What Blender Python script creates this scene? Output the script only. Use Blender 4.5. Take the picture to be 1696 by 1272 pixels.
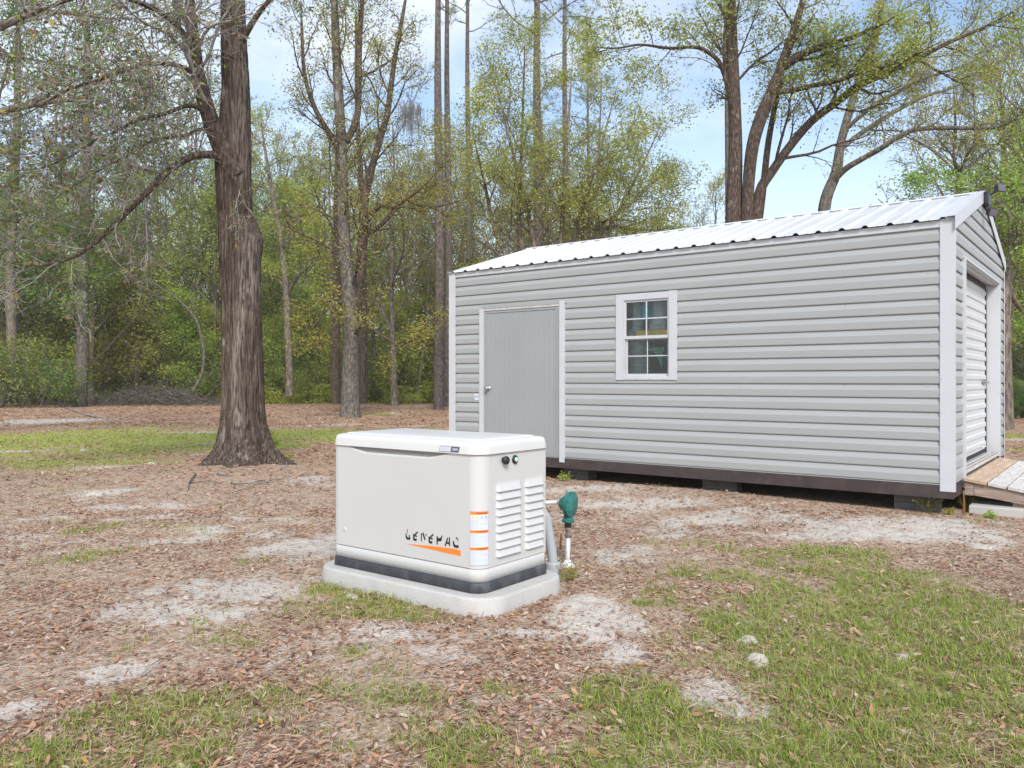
import bpy, math, random
import numpy as np
from mathutils import Vector, Matrix

for _o in list(bpy.data.objects):
    bpy.data.objects.remove(_o)
SC = bpy.context.scene
COL = SC.collection
R = math.radians

# ------------------------------------------------------------------ camera, world, sun, exposure
F, HOR, CH = 1331.0, 630.0, 1.27
cam_d = bpy.data.cameras.new('camera'); cam = bpy.data.objects.new('camera', cam_d); COL.objects.link(cam)
cam.location = (0, 0, CH); cam.rotation_euler = (R(90), 0, 0)
cam_d.sensor_width = 36; cam_d.lens = 36 * F / 1696
cam_d.shift_y = (HOR - 636) / 1696
cam_d.clip_end = 3000; cam_d.clip_start = 0.05
SC.camera = cam

SUN_EL, SUN_AZ = 41.0, 172.0          # azimuth measured clockwise from +Y
world = bpy.data.worlds.new('World'); SC.world = world; world.use_nodes = True
wn, wl = world.node_tree.nodes, world.node_tree.links
wn.clear()
w_out = wn.new('ShaderNodeOutputWorld'); w_bg = wn.new('ShaderNodeBackground')
sky = wn.new('ShaderNodeTexSky'); sky.sky_type = 'NISHITA'; sky.sun_disc = False
sky.sun_elevation = R(SUN_EL); sky.sun_rotation = R(SUN_AZ)
sky.air_density = 1.0; sky.dust_density = 1.0; sky.ozone_density = 1.2
w_bg.inputs['Strength'].default_value = 0.15
tc = wn.new('ShaderNodeTexCoord')
sep = wn.new('ShaderNodeSeparateXYZ'); wl.new(tc.outputs['Generated'], sep.inputs[0])
# clouds lie on a plane above: divide the direction by its height
hz = wn.new('ShaderNodeMath'); hz.operation = 'MAXIMUM'; wl.new(sep.outputs['Z'], hz.inputs[0]); hz.inputs[1].default_value = 0.0
hz2 = wn.new('ShaderNodeMath'); hz2.operation = 'ADD'; wl.new(hz.outputs[0], hz2.inputs[0]); hz2.inputs[1].default_value = 0.22
dv = wn.new('ShaderNodeVectorMath'); dv.operation = 'SCALE'
inv = wn.new('ShaderNodeMath'); inv.operation = 'DIVIDE'; inv.inputs[0].default_value = 1.0; wl.new(hz2.outputs[0], inv.inputs[1])
wl.new(tc.outputs['Generated'], dv.inputs[0]); wl.new(inv.outputs[0], dv.inputs['Scale'])
cn = wn.new('ShaderNodeTexNoise'); cn.inputs['Scale'].default_value = 1.15; cn.inputs['Detail'].default_value = 7; cn.inputs['Roughness'].default_value = 0.52
mp = wn.new('ShaderNodeMapping'); mp.inputs['Location'].default_value = (3.1, 1.4, 0.0); wl.new(dv.outputs[0], mp.inputs[0]); wl.new(mp.outputs[0], cn.inputs['Vector'])
cr = wn.new('ShaderNodeValToRGB'); wl.new(cn.outputs['Fac'], cr.inputs[0])
cr.color_ramp.elements[0].position = 0.46; cr.color_ramp.elements[0].color = (0, 0, 0, 1)
cr.color_ramp.elements[1].position = 0.63; cr.color_ramp.elements[1].color = (0.95, 0.95, 0.95, 1)
cmx = wn.new('ShaderNodeMixRGB'); cmx.inputs['Color2'].default_value = (4.4, 4.65, 4.95, 1)
# a thin pale veil everywhere, thicker towards the horizon as real overcast haze is
veil = wn.new('ShaderNodeMapRange'); wl.new(sep.outputs['Z'], veil.inputs['Value'])
veil.inputs['From Min'].default_value = 0.0; veil.inputs['From Max'].default_value = 0.34
veil.inputs['To Min'].default_value = 0.92; veil.inputs['To Max'].default_value = 0.0
vmx = wn.new('ShaderNodeMath'); vmx.operation = 'MAXIMUM'; wl.new(cr.outputs[0], vmx.inputs[0]); wl.new(veil.outputs[0], vmx.inputs[1])
wl.new(vmx.outputs[0], cmx.inputs['Fac']); wl.new(sky.outputs[0], cmx.inputs['Color1'])
wl.new(cmx.outputs[0], w_bg.inputs['Color']); wl.new(w_bg.outputs[0], w_out.inputs['Surface'])

sun_d = bpy.data.lights.new('sun', 'SUN'); sun = bpy.data.objects.new('sun', sun_d); COL.objects.link(sun)
sun_d.energy = 2.3; sun_d.angle = R(18); sun_d.color = (1.0, 0.965, 0.91)
_sd = Vector((math.sin(R(SUN_AZ)) * math.cos(R(SUN_EL)), math.cos(R(SUN_AZ)) * math.cos(R(SUN_EL)), math.sin(R(SUN_EL))))
sun.rotation_euler = _sd.to_track_quat('Z', 'Y').to_euler()

vs = SC.view_settings
vs.view_transform = 'Standard'; vs.look = 'None'; vs.gamma = 1.0; vs.use_curve_mapping = False
vs.exposure = 0.76
SC.cycles.max_bounces = 6; SC.cycles.diffuse_bounces = 5; SC.cycles.transparent_max_bounces = 8
SC.cycles.use_denoising = True
SC.cycles.caustics_reflective = False; SC.cycles.caustics_refractive = False

# ------------------------------------------------------------------ helpers
def at(x, y, Y):
    "a point of the photograph placed at the distance Y"
    return Vector(((x - 848) / F * Y, Y, CH - (y - HOR) / F * Y))
def ground_at(x, y):
    Y = F * CH / (y - HOR)
    return Vector(((x - 848) / F * Y, Y, 0))

def props(o, label=None, cat=None, group=None, kind=None):
    if label: o['label'] = label
    if cat: o['category'] = cat
    if group: o['group'] = group
    if kind: o['kind'] = kind
    return o
def empty(name, loc=(0, 0, 0), rz=0.0, label=None, cat=None, group=None):
    o = bpy.data.objects.new(name, None); COL.objects.link(o)
    o.location = loc; o.rotation_euler = (0, 0, rz); o.empty_display_size = 0.2
    return props(o, label, cat, group)
def link(name, me, parent=None, loc=None, rz=None):
    o = bpy.data.objects.new(name, me); COL.objects.link(o)
    if parent: o.parent = parent
    if loc is not None: o.location = loc
    if rz is not None: o.rotation_euler = (0, 0, rz)
    return o
def copy_tree(o, parent=None):
    c = o.copy(); COL.objects.link(c); c.parent = parent
    for ch in o.children: copy_tree(ch, c)
    return c

class MB:
    "collects polygons and links them as one mesh"
    def __init__(s): s.v = []; s.f = []
    def add(s, vs_, fs_):
        n = len(s.v); s.v.extend([tuple(q) for q in vs_]); s.f.extend([tuple(i + n for i in q) for q in fs_]); return s
    def box(s, x0, x1, y0, y1, z0, z1, M=None):
        p = [Vector((x, y, z)) for z in (z0, z1) for y in (y0, y1) for x in (x0, x1)]
        if M is not None: p = [M @ q for q in p]
        return s.add(p, [(0, 2, 3, 1), (4, 5, 7, 6), (0, 1, 5, 4), (2, 6, 7, 3), (0, 4, 6, 2), (1, 3, 7, 5)])
    def tube(s, pts, rad, n=10, caps=True):
        pts = [Vector(p) for p in pts]
        if not hasattr(rad, '__len__'): rad = [rad] * len(pts)
        vs_ = []; up = None
        for i, p in enumerate(pts):
            t = (pts[min(i + 1, len(pts) - 1)] - pts[max(i - 1, 0)]).normalized()
            if up is None: up = t.orthogonal().normalized()
            up = (up - t * up.dot(t))
            up = up.normalized() if up.length > 1e-6 else t.orthogonal().normalized()
            w = t.cross(up)
            for k in range(n):
                a = 2 * math.pi * k / n
                vs_.append(p + (up * math.cos(a) + w * math.sin(a)) * rad[i])
        fs_ = [(i * n + k, i * n + (k + 1) % n, (i + 1) * n + (k + 1) % n, (i + 1) * n + k) for i in range(len(pts) - 1) for k in range(n)]
        if caps: fs_ += [tuple(range(n - 1, -1, -1)), tuple((len(pts) - 1) * n + k for k in range(n))]
        return s.add(vs_, fs_)
    def rings(s, rr_, cap0=True, cap1=True):
        n = len(rr_[0]); vs_ = [q for r_ in rr_ for q in r_]
        fs_ = [(i * n + k, i * n + (k + 1) % n, (i + 1) * n + (k + 1) % n, (i + 1) * n + k) for i in range(len(rr_) - 1) for k in range(n)]
        if cap0: fs_.append(tuple(range(n - 1, -1, -1)))
        if cap1: fs_.append(tuple((len(rr_) - 1) * n + k for k in range(n)))
        return s.add(vs_, fs_)
    def prism(s, poly, y0, y1, M=None):
        "polygon in x,z pushed along y"
        n = len(poly)
        p = [Vector((x, y0, z)) for x, z in poly] + [Vector((x, y1, z)) for x, z in poly]
        if M is not None: p = [M @ q for q in p]
        return s.add(p, [tuple(range(n)), tuple(range(2 * n - 1, n - 1, -1))] + [(k, k + n, (k + 1) % n + n, (k + 1) % n) for k in range(n)])
    def mesh(s, name, mat, smooth=False):
        me = bpy.data.meshes.new(name); me.from_pydata(s.v, [], s.f); me.update()
        if mat: me.materials.append(mat)
        if smooth: me.polygons.foreach_set('use_smooth', [True] * len(me.polygons))
        return me
    def build(s, name, mat, parent=None, smooth=False, bevel=0, seg=2, angle=35, loc=None, rz=None):
        o = link(name, s.mesh(name, mat, smooth), parent, loc, rz)
        if bevel:
            m = o.modifiers.new('bevel', 'BEVEL'); m.width = bevel; m.segments = seg; m.limit_method = 'ANGLE'; m.angle_limit = R(angle)
            m.harden_normals = True
            o.data.polygons.foreach_set('use_smooth', [True] * len(o.data.polygons))
        return o

def rrect(hx, hy, r, z, n=8, cx=0, cy=0):
    out = []
    for (sx, sy, a0) in ((1, -1, -90), (1, 1, 0), (-1, 1, 90), (-1, -1, 180)):
        for k in range(n + 1):
            a = R(a0 + 90 * k / n)
            out.append(Vector((cx + sx * (hx - r) + r * math.cos(a), cy + sy * (hy - r) + r * math.sin(a), z)))
    return out

def npmesh(name, V, Fq, mat, attrs=None, smooth=False):
    "fast mesh from arrays; Fq is (n,3) or (n,4), or a list of such arrays"
    me = bpy.data.meshes.new(name)
    if not isinstance(Fq, (list, tuple)): Fq = [Fq]
    Fq = [q for q in Fq if len(q)]
    V = np.asarray(V, dtype=np.float32)
    me.vertices.add(len(V)); me.vertices.foreach_set('co', V.ravel())
    tot = np.concatenate([np.full(len(q), q.shape[1]) for q in Fq]).astype(np.int32)
    idx = np.concatenate([q.ravel() for q in Fq]).astype(np.int32)
    me.loops.add(len(idx)); me.loops.foreach_set('vertex_index', idx)
    me.polygons.add(len(tot))
    st = np.zeros(len(tot), dtype=np.int32); st[1:] = np.cumsum(tot)[:-1]
    me.polygons.foreach_set('loop_start', st)
    try: me.polygons.foreach_set('loop_total', tot)
    except Exception: pass
    if smooth: me.polygons.foreach_set('use_smooth', np.ones(len(tot), dtype=bool))
    me.update(calc_edges=True)
    for k, a in (attrs or {}).items():
        at_ = me.attributes.new(k, 'FLOAT', 'POINT'); at_.data.foreach_set('value', np.asarray(a, dtype=np.float32))
    if mat: me.materials.append(mat)
    return me

# value noise in numpy (world-space, used for shapes and for where things lie)
def _h(ix, iy, seed):
    h = (ix.astype(np.int64) * 374761393 + iy.astype(np.int64) * 668265263 + seed * 974634777) & 0xffffffff
    h = ((h ^ (h >> 13)) * 1274126177) & 0xffffffff
    return ((h ^ (h >> 16)) & 0xffff) / 65535.0
def vnoise(x, y, seed=0):
    x = np.asarray(x, float); y = np.asarray(y, float)
    ix, iy = np.floor(x), np.floor(y); fx, fy = x - ix, y - iy
    fx = fx * fx * (3 - 2 * fx); fy = fy * fy * (3 - 2 * fy)
    a, b = _h(ix, iy, seed), _h(ix + 1, iy, seed); c, d = _h(ix, iy + 1, seed), _h(ix + 1, iy + 1, seed)
    return (a * (1 - fx) + b * fx) * (1 - fy) + (c * (1 - fx) + d * fx) * fy
def fbm(x, y, seed=0, o=4):
    s_, a, t = 0, 1.0, 0
    for k in range(o):
        s_ = s_ + a * vnoise(x * 2 ** k, y * 2 ** k, seed + k * 17); t += a; a *= 0.5
    return s_ / t

# ------------------------------------------------------------------ materials
def new_mat(name):
    m = bpy.data.materials.new(name); m.use_nodes = True
    nt = m.node_tree; return m, nt.nodes, nt.links, nt.nodes['Principled BSDF']
def rampnode(n, stops):
    r_ = n.new('ShaderNodeValToRGB'); cr_ = r_.color_ramp
    while len(cr_.elements) < len(stops): cr_.elements.new(0.5)
    for e, (p, c) in zip(cr_.elements, stops): e.position = p; e.color = (*c, 1)
    return r_
def paint(name, col, rough=0.45, var=0.06, scale=3.0, spec=0.5, bump=0.0, bscale=60, stretch=(1, 1, 1), metal=0.0, dirt=None, dscale=2.0, coat=0.0):
    "a coat of colour with faint unevenness, and dirt of its own where asked"
    m, n, l, b = new_mat(name)
    tcn = n.new('ShaderNodeTexCoord'); mpn = n.new('ShaderNodeMapping'); mpn.inputs['Scale'].default_value = stretch
    l.new(tcn.outputs['Object'], mpn.inputs[0])
    nz = n.new('ShaderNodeTexNoise'); nz.inputs['Scale'].default_value = scale; nz.inputs['Detail'].default_value = 5; l.new(mpn.outputs[0], nz.inputs['Vector'])
    lo = tuple(max(0, c * (1 - var)) for c in col); hi = tuple(min(1, c * (1 + var)) for c in col)
    rp = rampnode(n, [(0.3, lo), (0.7, hi)]); l.new(nz.outputs['Fac'], rp.inputs[0])
    src = rp.outputs[0]
    if dirt:
        nd = n.new('ShaderNodeTexNoise'); nd.inputs['Scale'].default_value = dscale; nd.inputs['Detail'].default_value = 8; nd.inputs['Roughness'].default_value = 0.65; l.new(mpn.outputs[0], nd.inputs['Vector'])
        rd = rampnode(n, [(0.5, (0, 0, 0)), (0.78, (dirt[3],) * 3)]); l.new(nd.outputs['Fac'], rd.inputs[0])
        mx = n.new('ShaderNodeMixRGB'); mx.inputs['Color2'].default_value = (*dirt[:3], 1); l.new(rd.outputs[0], mx.inputs['Fac']); l.new(src, mx.inputs['Color1']); src = mx.outputs[0]
    l.new(src, b.inputs['Base Color'])
    b.inputs['Roughness'].default_value = rough; b.inputs['Metallic'].default_value = metal
    b.inputs['Specular IOR Level'].default_value = spec; b.inputs['Coat Weight'].default_value = coat
    if bump:
        nb = n.new('ShaderNodeTexNoise'); nb.inputs['Scale'].default_value = bscale; nb.inputs['Detail'].default_value = 4; l.new(mpn.outputs[0], nb.inputs['Vector'])
        bp = n.new('ShaderNodeBump'); bp.inputs['Strength'].default_value = bump; bp.inputs['Distance'].default_value = 0.01
        l.new(nb.outputs['Fac'], bp.inputs['Height']); l.new(bp.outputs[0], b.inputs['Normal'])
    return m
def leaf_mat(name, stops, trans=0.35, rough=0.55, hue_rand=0.06, val_rand=0.35):
    m, n, l, b = new_mat(name)
    a = n.new('ShaderNodeAttribute'); a.attribute_name = 'var'
    rp = rampnode(n, stops); l.new(a.outputs['Fac'], rp.inputs[0])
    oi = n.new('ShaderNodeObjectInfo')
    hs = n.new('ShaderNodeHueSaturation'); l.new(rp.outputs[0], hs.inputs['Color'])
    mh = n.new('ShaderNodeMapRange'); l.new(oi.outputs['Random'], mh.inputs['Value']); mh.inputs['To Min'].default_value = 0.5 - hue_rand / 2; mh.inputs['To Max'].default_value = 0.5 + hue_rand / 2
    mv = n.new('ShaderNodeMath'); mv.operation = 'MULTIPLY'; mv.inputs[1].default_value = 7.31; l.new(oi.outputs['Random'], mv.inputs[0])
    fr = n.new('ShaderNodeMath'); fr.operation = 'FRACT'; l.new(mv.outputs[0], fr.inputs[0])
    mr = n.new('ShaderNodeMapRange'); l.new(fr.outputs[0], mr.inputs['Value']); mr.inputs['To Min'].default_value = 1 - val_rand / 2; mr.inputs['To Max'].default_value = 1 + val_rand / 2
    l.new(mh.outputs[0], hs.inputs['Hue']); l.new(mr.outputs[0], hs.inputs['Value'])
    l.new(hs.outputs[0], b.inputs['Base Color']); b.inputs['Roughness'].default_value = rough; b.inputs['Specular IOR Level'].default_value = 0.3
    if trans:
        tr = n.new('ShaderNodeBsdfTranslucent'); l.new(hs.outputs[0], tr.inputs['Color'])
        ms = n.new('ShaderNodeMixShader'); ms.inputs[0].default_value = trans
        l.new(b.outputs[0], ms.inputs[1]); l.new(tr.outputs[0], ms.inputs[2]); l.new(ms.outputs[0], n['Material Output'].inputs['Surface'])
    return m
def bark_mat(name, dark, mid, light, vscale=7.0, lichen=None, bump=0.6, zs=0.16):
    m, n, l, b = new_mat(name)
    tcn = n.new('ShaderNodeTexCoord'); mpn = n.new('ShaderNodeMapping'); mpn.inputs['Scale'].default_value = (1, 1, zs)
    l.new(tcn.outputs['Object'], mpn.inputs[0])
    nz = n.new('ShaderNodeTexNoise'); nz.inputs['Scale'].default_value = vscale; nz.inputs['Detail'].default_value = 9; nz.inputs['Roughness'].default_value = 0.68; nz.inputs['Distortion'].default_value = 0.4
    l.new(mpn.outputs[0], nz.inputs['Vector'])
    rp = rampnode(n, [(0.36, dark), (0.5, mid), (0.66, light)]); l.new(nz.outputs['Fac'], rp.inputs[0]); src = rp.outputs[0]
    if lichen:
        n2 = n.new('ShaderNodeTexNoise'); n2.inputs['Scale'].default_value = lichen[4]; n2.inputs['Detail'].default_value = 7; n2.inputs['Roughness'].default_value = 0.6
        mp2 = n.new('ShaderNodeMapping'); mp2.inputs['Scale'].default_value = (1, 1, 0.35); l.new(tcn.outputs['Object'], mp2.inputs[0]); l.new(mp2.outputs[0], n2.inputs['Vector'])
        r2 = rampnode(n, [(lichen[3], (0, 0, 0)), (lichen[3] + 0.1, (0.8, 0.8, 0.8))]); l.new(n2.outputs['Fac'], r2.inputs[0])
        mx = n.new('ShaderNodeMixRGB'); mx.inputs['Color2'].default_value = (*lichen[:3], 1); l.new(r2.outputs[0], mx.inputs['Fac']); l.new(src, mx.inputs['Color1']); src = mx.outputs[0]
    l.new(src, b.inputs['Base Color']); b.inputs['Roughness'].default_value = 0.9; b.inputs['Specular IOR Level'].default_value = 0.2
    bp = n.new('ShaderNodeBump'); bp.inputs['Strength'].default_value = bump; bp.inputs['Distance'].default_value = 0.03
    l.new(nz.outputs['Fac'], bp.inputs['Height']); l.new(bp.outputs[0], b.inputs['Normal'])
    return m
def plain(name, col, rough=0.6, emit=None, metal=0.0):
    m, n, l, b = new_mat(name)
    nz = n.new('ShaderNodeTexNoise'); nz.inputs['Scale'].default_value = 25
    rp = rampnode(n, [(0.3, tuple(c * 0.93 for c in col)), (0.7, tuple(min(1, c * 1.05) for c in col))]); l.new(nz.outputs['Fac'], rp.inputs[0]); l.new(rp.outputs[0], b.inputs['Base Color'])
    b.inputs['Roughness'].default_value = rough; b.inputs['Metallic'].default_value = metal
    return m

M = {}
M['siding'] = paint('grey painted siding', (0.35, 0.362, 0.358), bump=0.12, bscale=1.6, rough=0.45, var=0.035, scale=1.2, stretch=(1, 1, 6), dirt=(0.33, 0.32, 0.29, 0.25), dscale=2.5)
M['trim'] = paint('white painted trim', (0.525, 0.535, 0.56), rough=0.4, var=0.03, scale=4, dirt=(0.5, 0.47, 0.42, 0.3), dscale=5)
M['rooftin'] = paint('white roof metal', (0.58, 0.59, 0.60), rough=0.34, var=0.10, scale=2.2, stretch=(2.5, 0.5, 1), dirt=(0.5, 0.5, 0.5, 0.3), dscale=3)
M['door'] = paint('grey door metal', (0.30, 0.315, 0.318), rough=0.45, var=0.04, scale=1.5, dirt=(0.30, 0.29, 0.27, 0.3), dscale=3)
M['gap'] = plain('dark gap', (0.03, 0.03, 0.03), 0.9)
M['brown'] = paint('dark brown skirt', (0.048, 0.034, 0.032), rough=0.55, var=0.18, scale=5, stretch=(1, 1, 1), dirt=(0.15, 0.12, 0.105, 0.4), dscale=9)
M['rolldoor'] = paint('white roll door', (0.58, 0.59, 0.60), rough=0.38, var=0.03, scale=2, dirt=(0.45, 0.43, 0.4, 0.4), dscale=4)
M['wallin'] = plain('inner wall', (0.60, 0.58, 0.55), 0.8)
M['cream'] = paint('cream white enamel', (0.56, 0.555, 0.54), rough=0.36, var=0.02, scale=1.5, coat=0.15, dirt=(0.50, 0.46, 0.39, 0.22), dscale=2.2, bump=0.02, bscale=250)
M['lid'] = paint('cream white lid enamel', (0.615, 0.605, 0.585), rough=0.40, var=0.015, scale=2, coat=0.1, bump=0.03, bscale=220, dirt=(0.52, 0.48, 0.40, 0.45), dscale=3)
M['blackbase'] = paint('black base plastic', (0.045, 0.047, 0.055), rough=0.55, var=0.3, scale=12, stretch=(1, 1, 0.4), dirt=(0.20, 0.20, 0.21, 0.5), dscale=14)
M['black'] = plain('black print', (0.018, 0.018, 0.02), 0.4)
M['orange'] = plain('orange print', (0.86, 0.23, 0.03), 0.4)
M['labelwhite'] = plain('label white', (0.60, 0.63, 0.68), 0.4)
M['labelgrey'] = plain('label grey print', (0.42, 0.46, 0.55), 0.5)
M['yellowp'] = plain('label yellow', (0.80, 0.60, 0.05), 0.5)
M['lampbody'] = plain('lamp body grey', (0.045, 0.042, 0.045), 0.45)
M['badgegrey'] = plain('badge grey', (0.11, 0.12, 0.16), 0.35)
M['faint'] = plain('faint print', (0.62, 0.63, 0.64), 0.5)
M['seam'] = plain('seam shade', (0.30, 0.30, 0.29), 0.7)
M['metal'] = paint('bare metal', (0.5, 0.49, 0.47), rough=0.32, var=0.1, metal=0.85, scale=30)
M['screwm'] = plain('screw heads', (0.30, 0.29, 0.28), 0.5, metal=0.3)
M['lensgrey'] = plain('grey lamp lens', (0.12, 0.115, 0.13), 0.2)
M['lampgreen'] = plain('green lens', (0.42, 0.72, 0.55), 0.15)
M['regulator'] = paint('teal cast metal', (0.022, 0.15, 0.13), rough=0.35, var=0.12, scale=12, bump=0.1, bscale=80, dirt=(0.10, 0.30, 0.26, 0.5), dscale=14)
M['pipewhite'] = paint('galvanised pipe', (0.52, 0.55, 0.57), rough=0.42, var=0.1, scale=30, metal=0.15)
M['pipedirty'] = paint('rusty dirty pipe', (0.20, 0.17, 0.14), rough=0.8, var=0.4, scale=35, dirt=(0.07, 0.06, 0.05, 0.8), dscale=22)
M['conduit'] = paint('grey conduit', (0.36, 0.38, 0.40), rough=0.5, var=0.05, scale=10)
M['whitetape'] = paint('white paint splash', (0.70, 0.71, 0.72), rough=0.6, var=0.12, scale=20)
M['rust'] = paint('rust', (0.20, 0.085, 0.035), rough=0.85, var=0.35, scale=40, bump=0.3)
M['concrete'] = paint('pale concrete', (0.47, 0.46, 0.44), rough=0.88, var=0.09, scale=5, bump=0.35, bscale=120, dirt=(0.37, 0.31, 0.24, 0.55), dscale=4.5)
M['block'] = paint('grey block', (0.14, 0.135, 0.13), rough=0.95, var=0.2, scale=12, bump=0.6, bscale=150)
M['rock'] = paint('limestone', (0.47, 0.42, 0.355), rough=0.95, var=0.16, scale=14, bump=0.9, bscale=45, dirt=(0.30, 0.25, 0.20, 0.85), dscale=14)
def wood(name, a, b_, c, stretch, sc=6):
    m, n, l, b = new_mat(name)
    tcn = n.new('ShaderNodeTexCoord'); mpn = n.new('ShaderNodeMapping'); mpn.inputs['Scale'].default_value = stretch; l.new(tcn.outputs['Object'], mpn.inputs[0])
    oi = n.new('ShaderNodeObjectInfo'); ad = n.new('ShaderNodeVectorMath'); ad.operation = 'ADD'; l.new(mpn.outputs[0], ad.inputs[0]); l.new(oi.outputs['Random'], ad.inputs[1])
    nz = n.new('ShaderNodeTexNoise'); nz.inputs['Scale'].default_value = sc; nz.inputs['Detail'].default_value = 8; nz.inputs['Roughness'].default_value = 0.65; nz.inputs['Distortion'].default_value = 0.8; l.new(ad.outputs[0], nz.inputs['Vector'])
    rp = rampnode(n, [(0.32, a), (0.5, b_), (0.68, c)]); l.new(nz.outputs['Fac'], rp.inputs[0]); l.new(rp.outputs[0], b.inputs['Base Color']); b.inputs['Roughness'].default_value = 0.85
    bp = n.new('ShaderNodeBump'); bp.inputs['Strength'].default_value = 0.4; bp.inputs['Distance'].default_value = 0.004; l.new(nz.outputs['Fac'], bp.inputs['Height']); l.new(bp.outputs[0], b.inputs['Normal'])
    return m
M['woodtan'] = wood('tan weathered board', (0.30, 0.21, 0.14), (0.46, 0.33, 0.23), (0.56, 0.43, 0.32), (6, 0.5, 6))
M['woodgrey'] = wood('bleached grey board', (0.36, 0.33, 0.30), (0.54, 0.51, 0.48), (0.66, 0.64, 0.61), (6, 0.5, 6))
M['woodside'] = wood('weathered stringer', (0.17, 0.11, 0.08), (0.31, 0.23, 0.19), (0.42, 0.34, 0.30), (0.6, 6, 8))
M['bark_oak'] = bark_mat('oak bark', (0.028, 0.018, 0.013), (0.085, 0.059, 0.045), (0.205, 0.165, 0.135), vscale=34, lichen=(0.33, 0.30, 0.27, 0.62, 6.0), bump=1.0, zs=0.24)
M['bark_grey'] = bark_mat('grey flaky bark', (0.05, 0.041, 0.034), (0.125, 0.108, 0.092), (0.26, 0.235, 0.21), vscale=18, lichen=(0.40, 0.40, 0.36, 0.60, 3.0), zs=0.4)
M['bark_brown'] = bark_mat('brown bark', (0.05, 0.039, 0.030), (0.155, 0.127, 0.10), (0.28, 0.24, 0.195), vscale=14, lichen=(0.20, 0.20, 0.15, 0.60, 2.0), zs=0.25)
M['bark_pine'] = bark_mat('pine bark', (0.05, 0.038, 0.032), (0.12, 0.096, 0.084), (0.22, 0.19, 0.17), vscale=14, zs=0.5)
M['twig'] = bark_mat('pale grey twig', (0.15, 0.13, 0.115), (0.29, 0.26, 0.235), (0.46, 0.43, 0.40), vscale=6)
M['l_spring'] = leaf_mat('fresh spring leaves', [(0.0, (0.23, 0.25, 0.05)), (0.5, (0.40, 0.42, 0.085)), (0.85, (0.53, 0.52, 0.12)), (1.0, (0.46, 0.37, 0.14))], trans=0.5)
M['l_bright'] = leaf_mat('bright green leaves', [(0.0, (0.20, 0.28, 0.04)), (0.5, (0.36, 0.46, 0.075)), (1.0, (0.50, 0.58, 0.12))], trans=0.5)
M['l_olive'] = leaf_mat('olive brown budding leaves', [(0.0, (0.19, 0.19, 0.045)), (0.5, (0.35, 0.34, 0.075)), (0.8, (0.46, 0.44, 0.10)), (1.0, (0.42, 0.30, 0.10))], trans=0.45)
M['l_dark'] = leaf_mat('dark evergreen leaves', [(0.0, (0.075, 0.125, 0.03)), (0.45, (0.16, 0.24, 0.05)), (0.86, (0.29, 0.36, 0.085)), (0.93, (0.55, 0.38, 0.05)), (1.0, (0.34, 0.17, 0.06))], trans=0.35)
M['l_pine'] = leaf_mat('pine needles', [(0.0, (0.065, 0.104, 0.033)), (0.5, (0.130, 0.189, 0.062)), (1.0, (0.221, 0.267, 0.098))], trans=0.2)
M['l_dead'] = leaf_mat('dead brown leaves', [(0.0, (0.13, 0.052, 0.03)), (0.6, (0.25, 0.115, 0.065)), (0.85, (0.16, 0.17, 0.045)), (1.0, (0.45, 0.25, 0.04))], trans=0.3)
M['l_palm'] = leaf_mat('palmetto fans', [(0.0, (0.05, 0.085, 0.02)), (0.6, (0.11, 0.175, 0.04)), (1.0, (0.26, 0.24, 0.09))], trans=0.3)
M['moss'] = leaf_mat('grey hanging moss', [(0.0, (0.26, 0.25, 0.23)), (1.0, (0.45, 0.43, 0.39))], trans=0.2)
M['blade'] = leaf_mat('grass blades', [(0.0, (0.17, 0.25, 0.03)), (0.42, (0.30, 0.40, 0.055)), (0.62, (0.41, 0.45, 0.10)), (0.75, (0.44, 0.38, 0.20)), (1.0, (0.54, 0.46, 0.31))], trans=0.4, hue_rand=0, val_rand=0)
M['litter'] = leaf_mat('fallen leaves', [(0.0, (0.11, 0.055, 0.035)), (0.25, (0.27, 0.14, 0.085)), (0.5, (0.41, 0.225, 0.135)), (0.75, (0.48, 0.30, 0.20)), (0.94, (0.54, 0.43, 0.34)), (1.0, (0.50, 0.28, 0.06))], trans=0.12, rough=0.62, hue_rand=0, val_rand=0)
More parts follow.
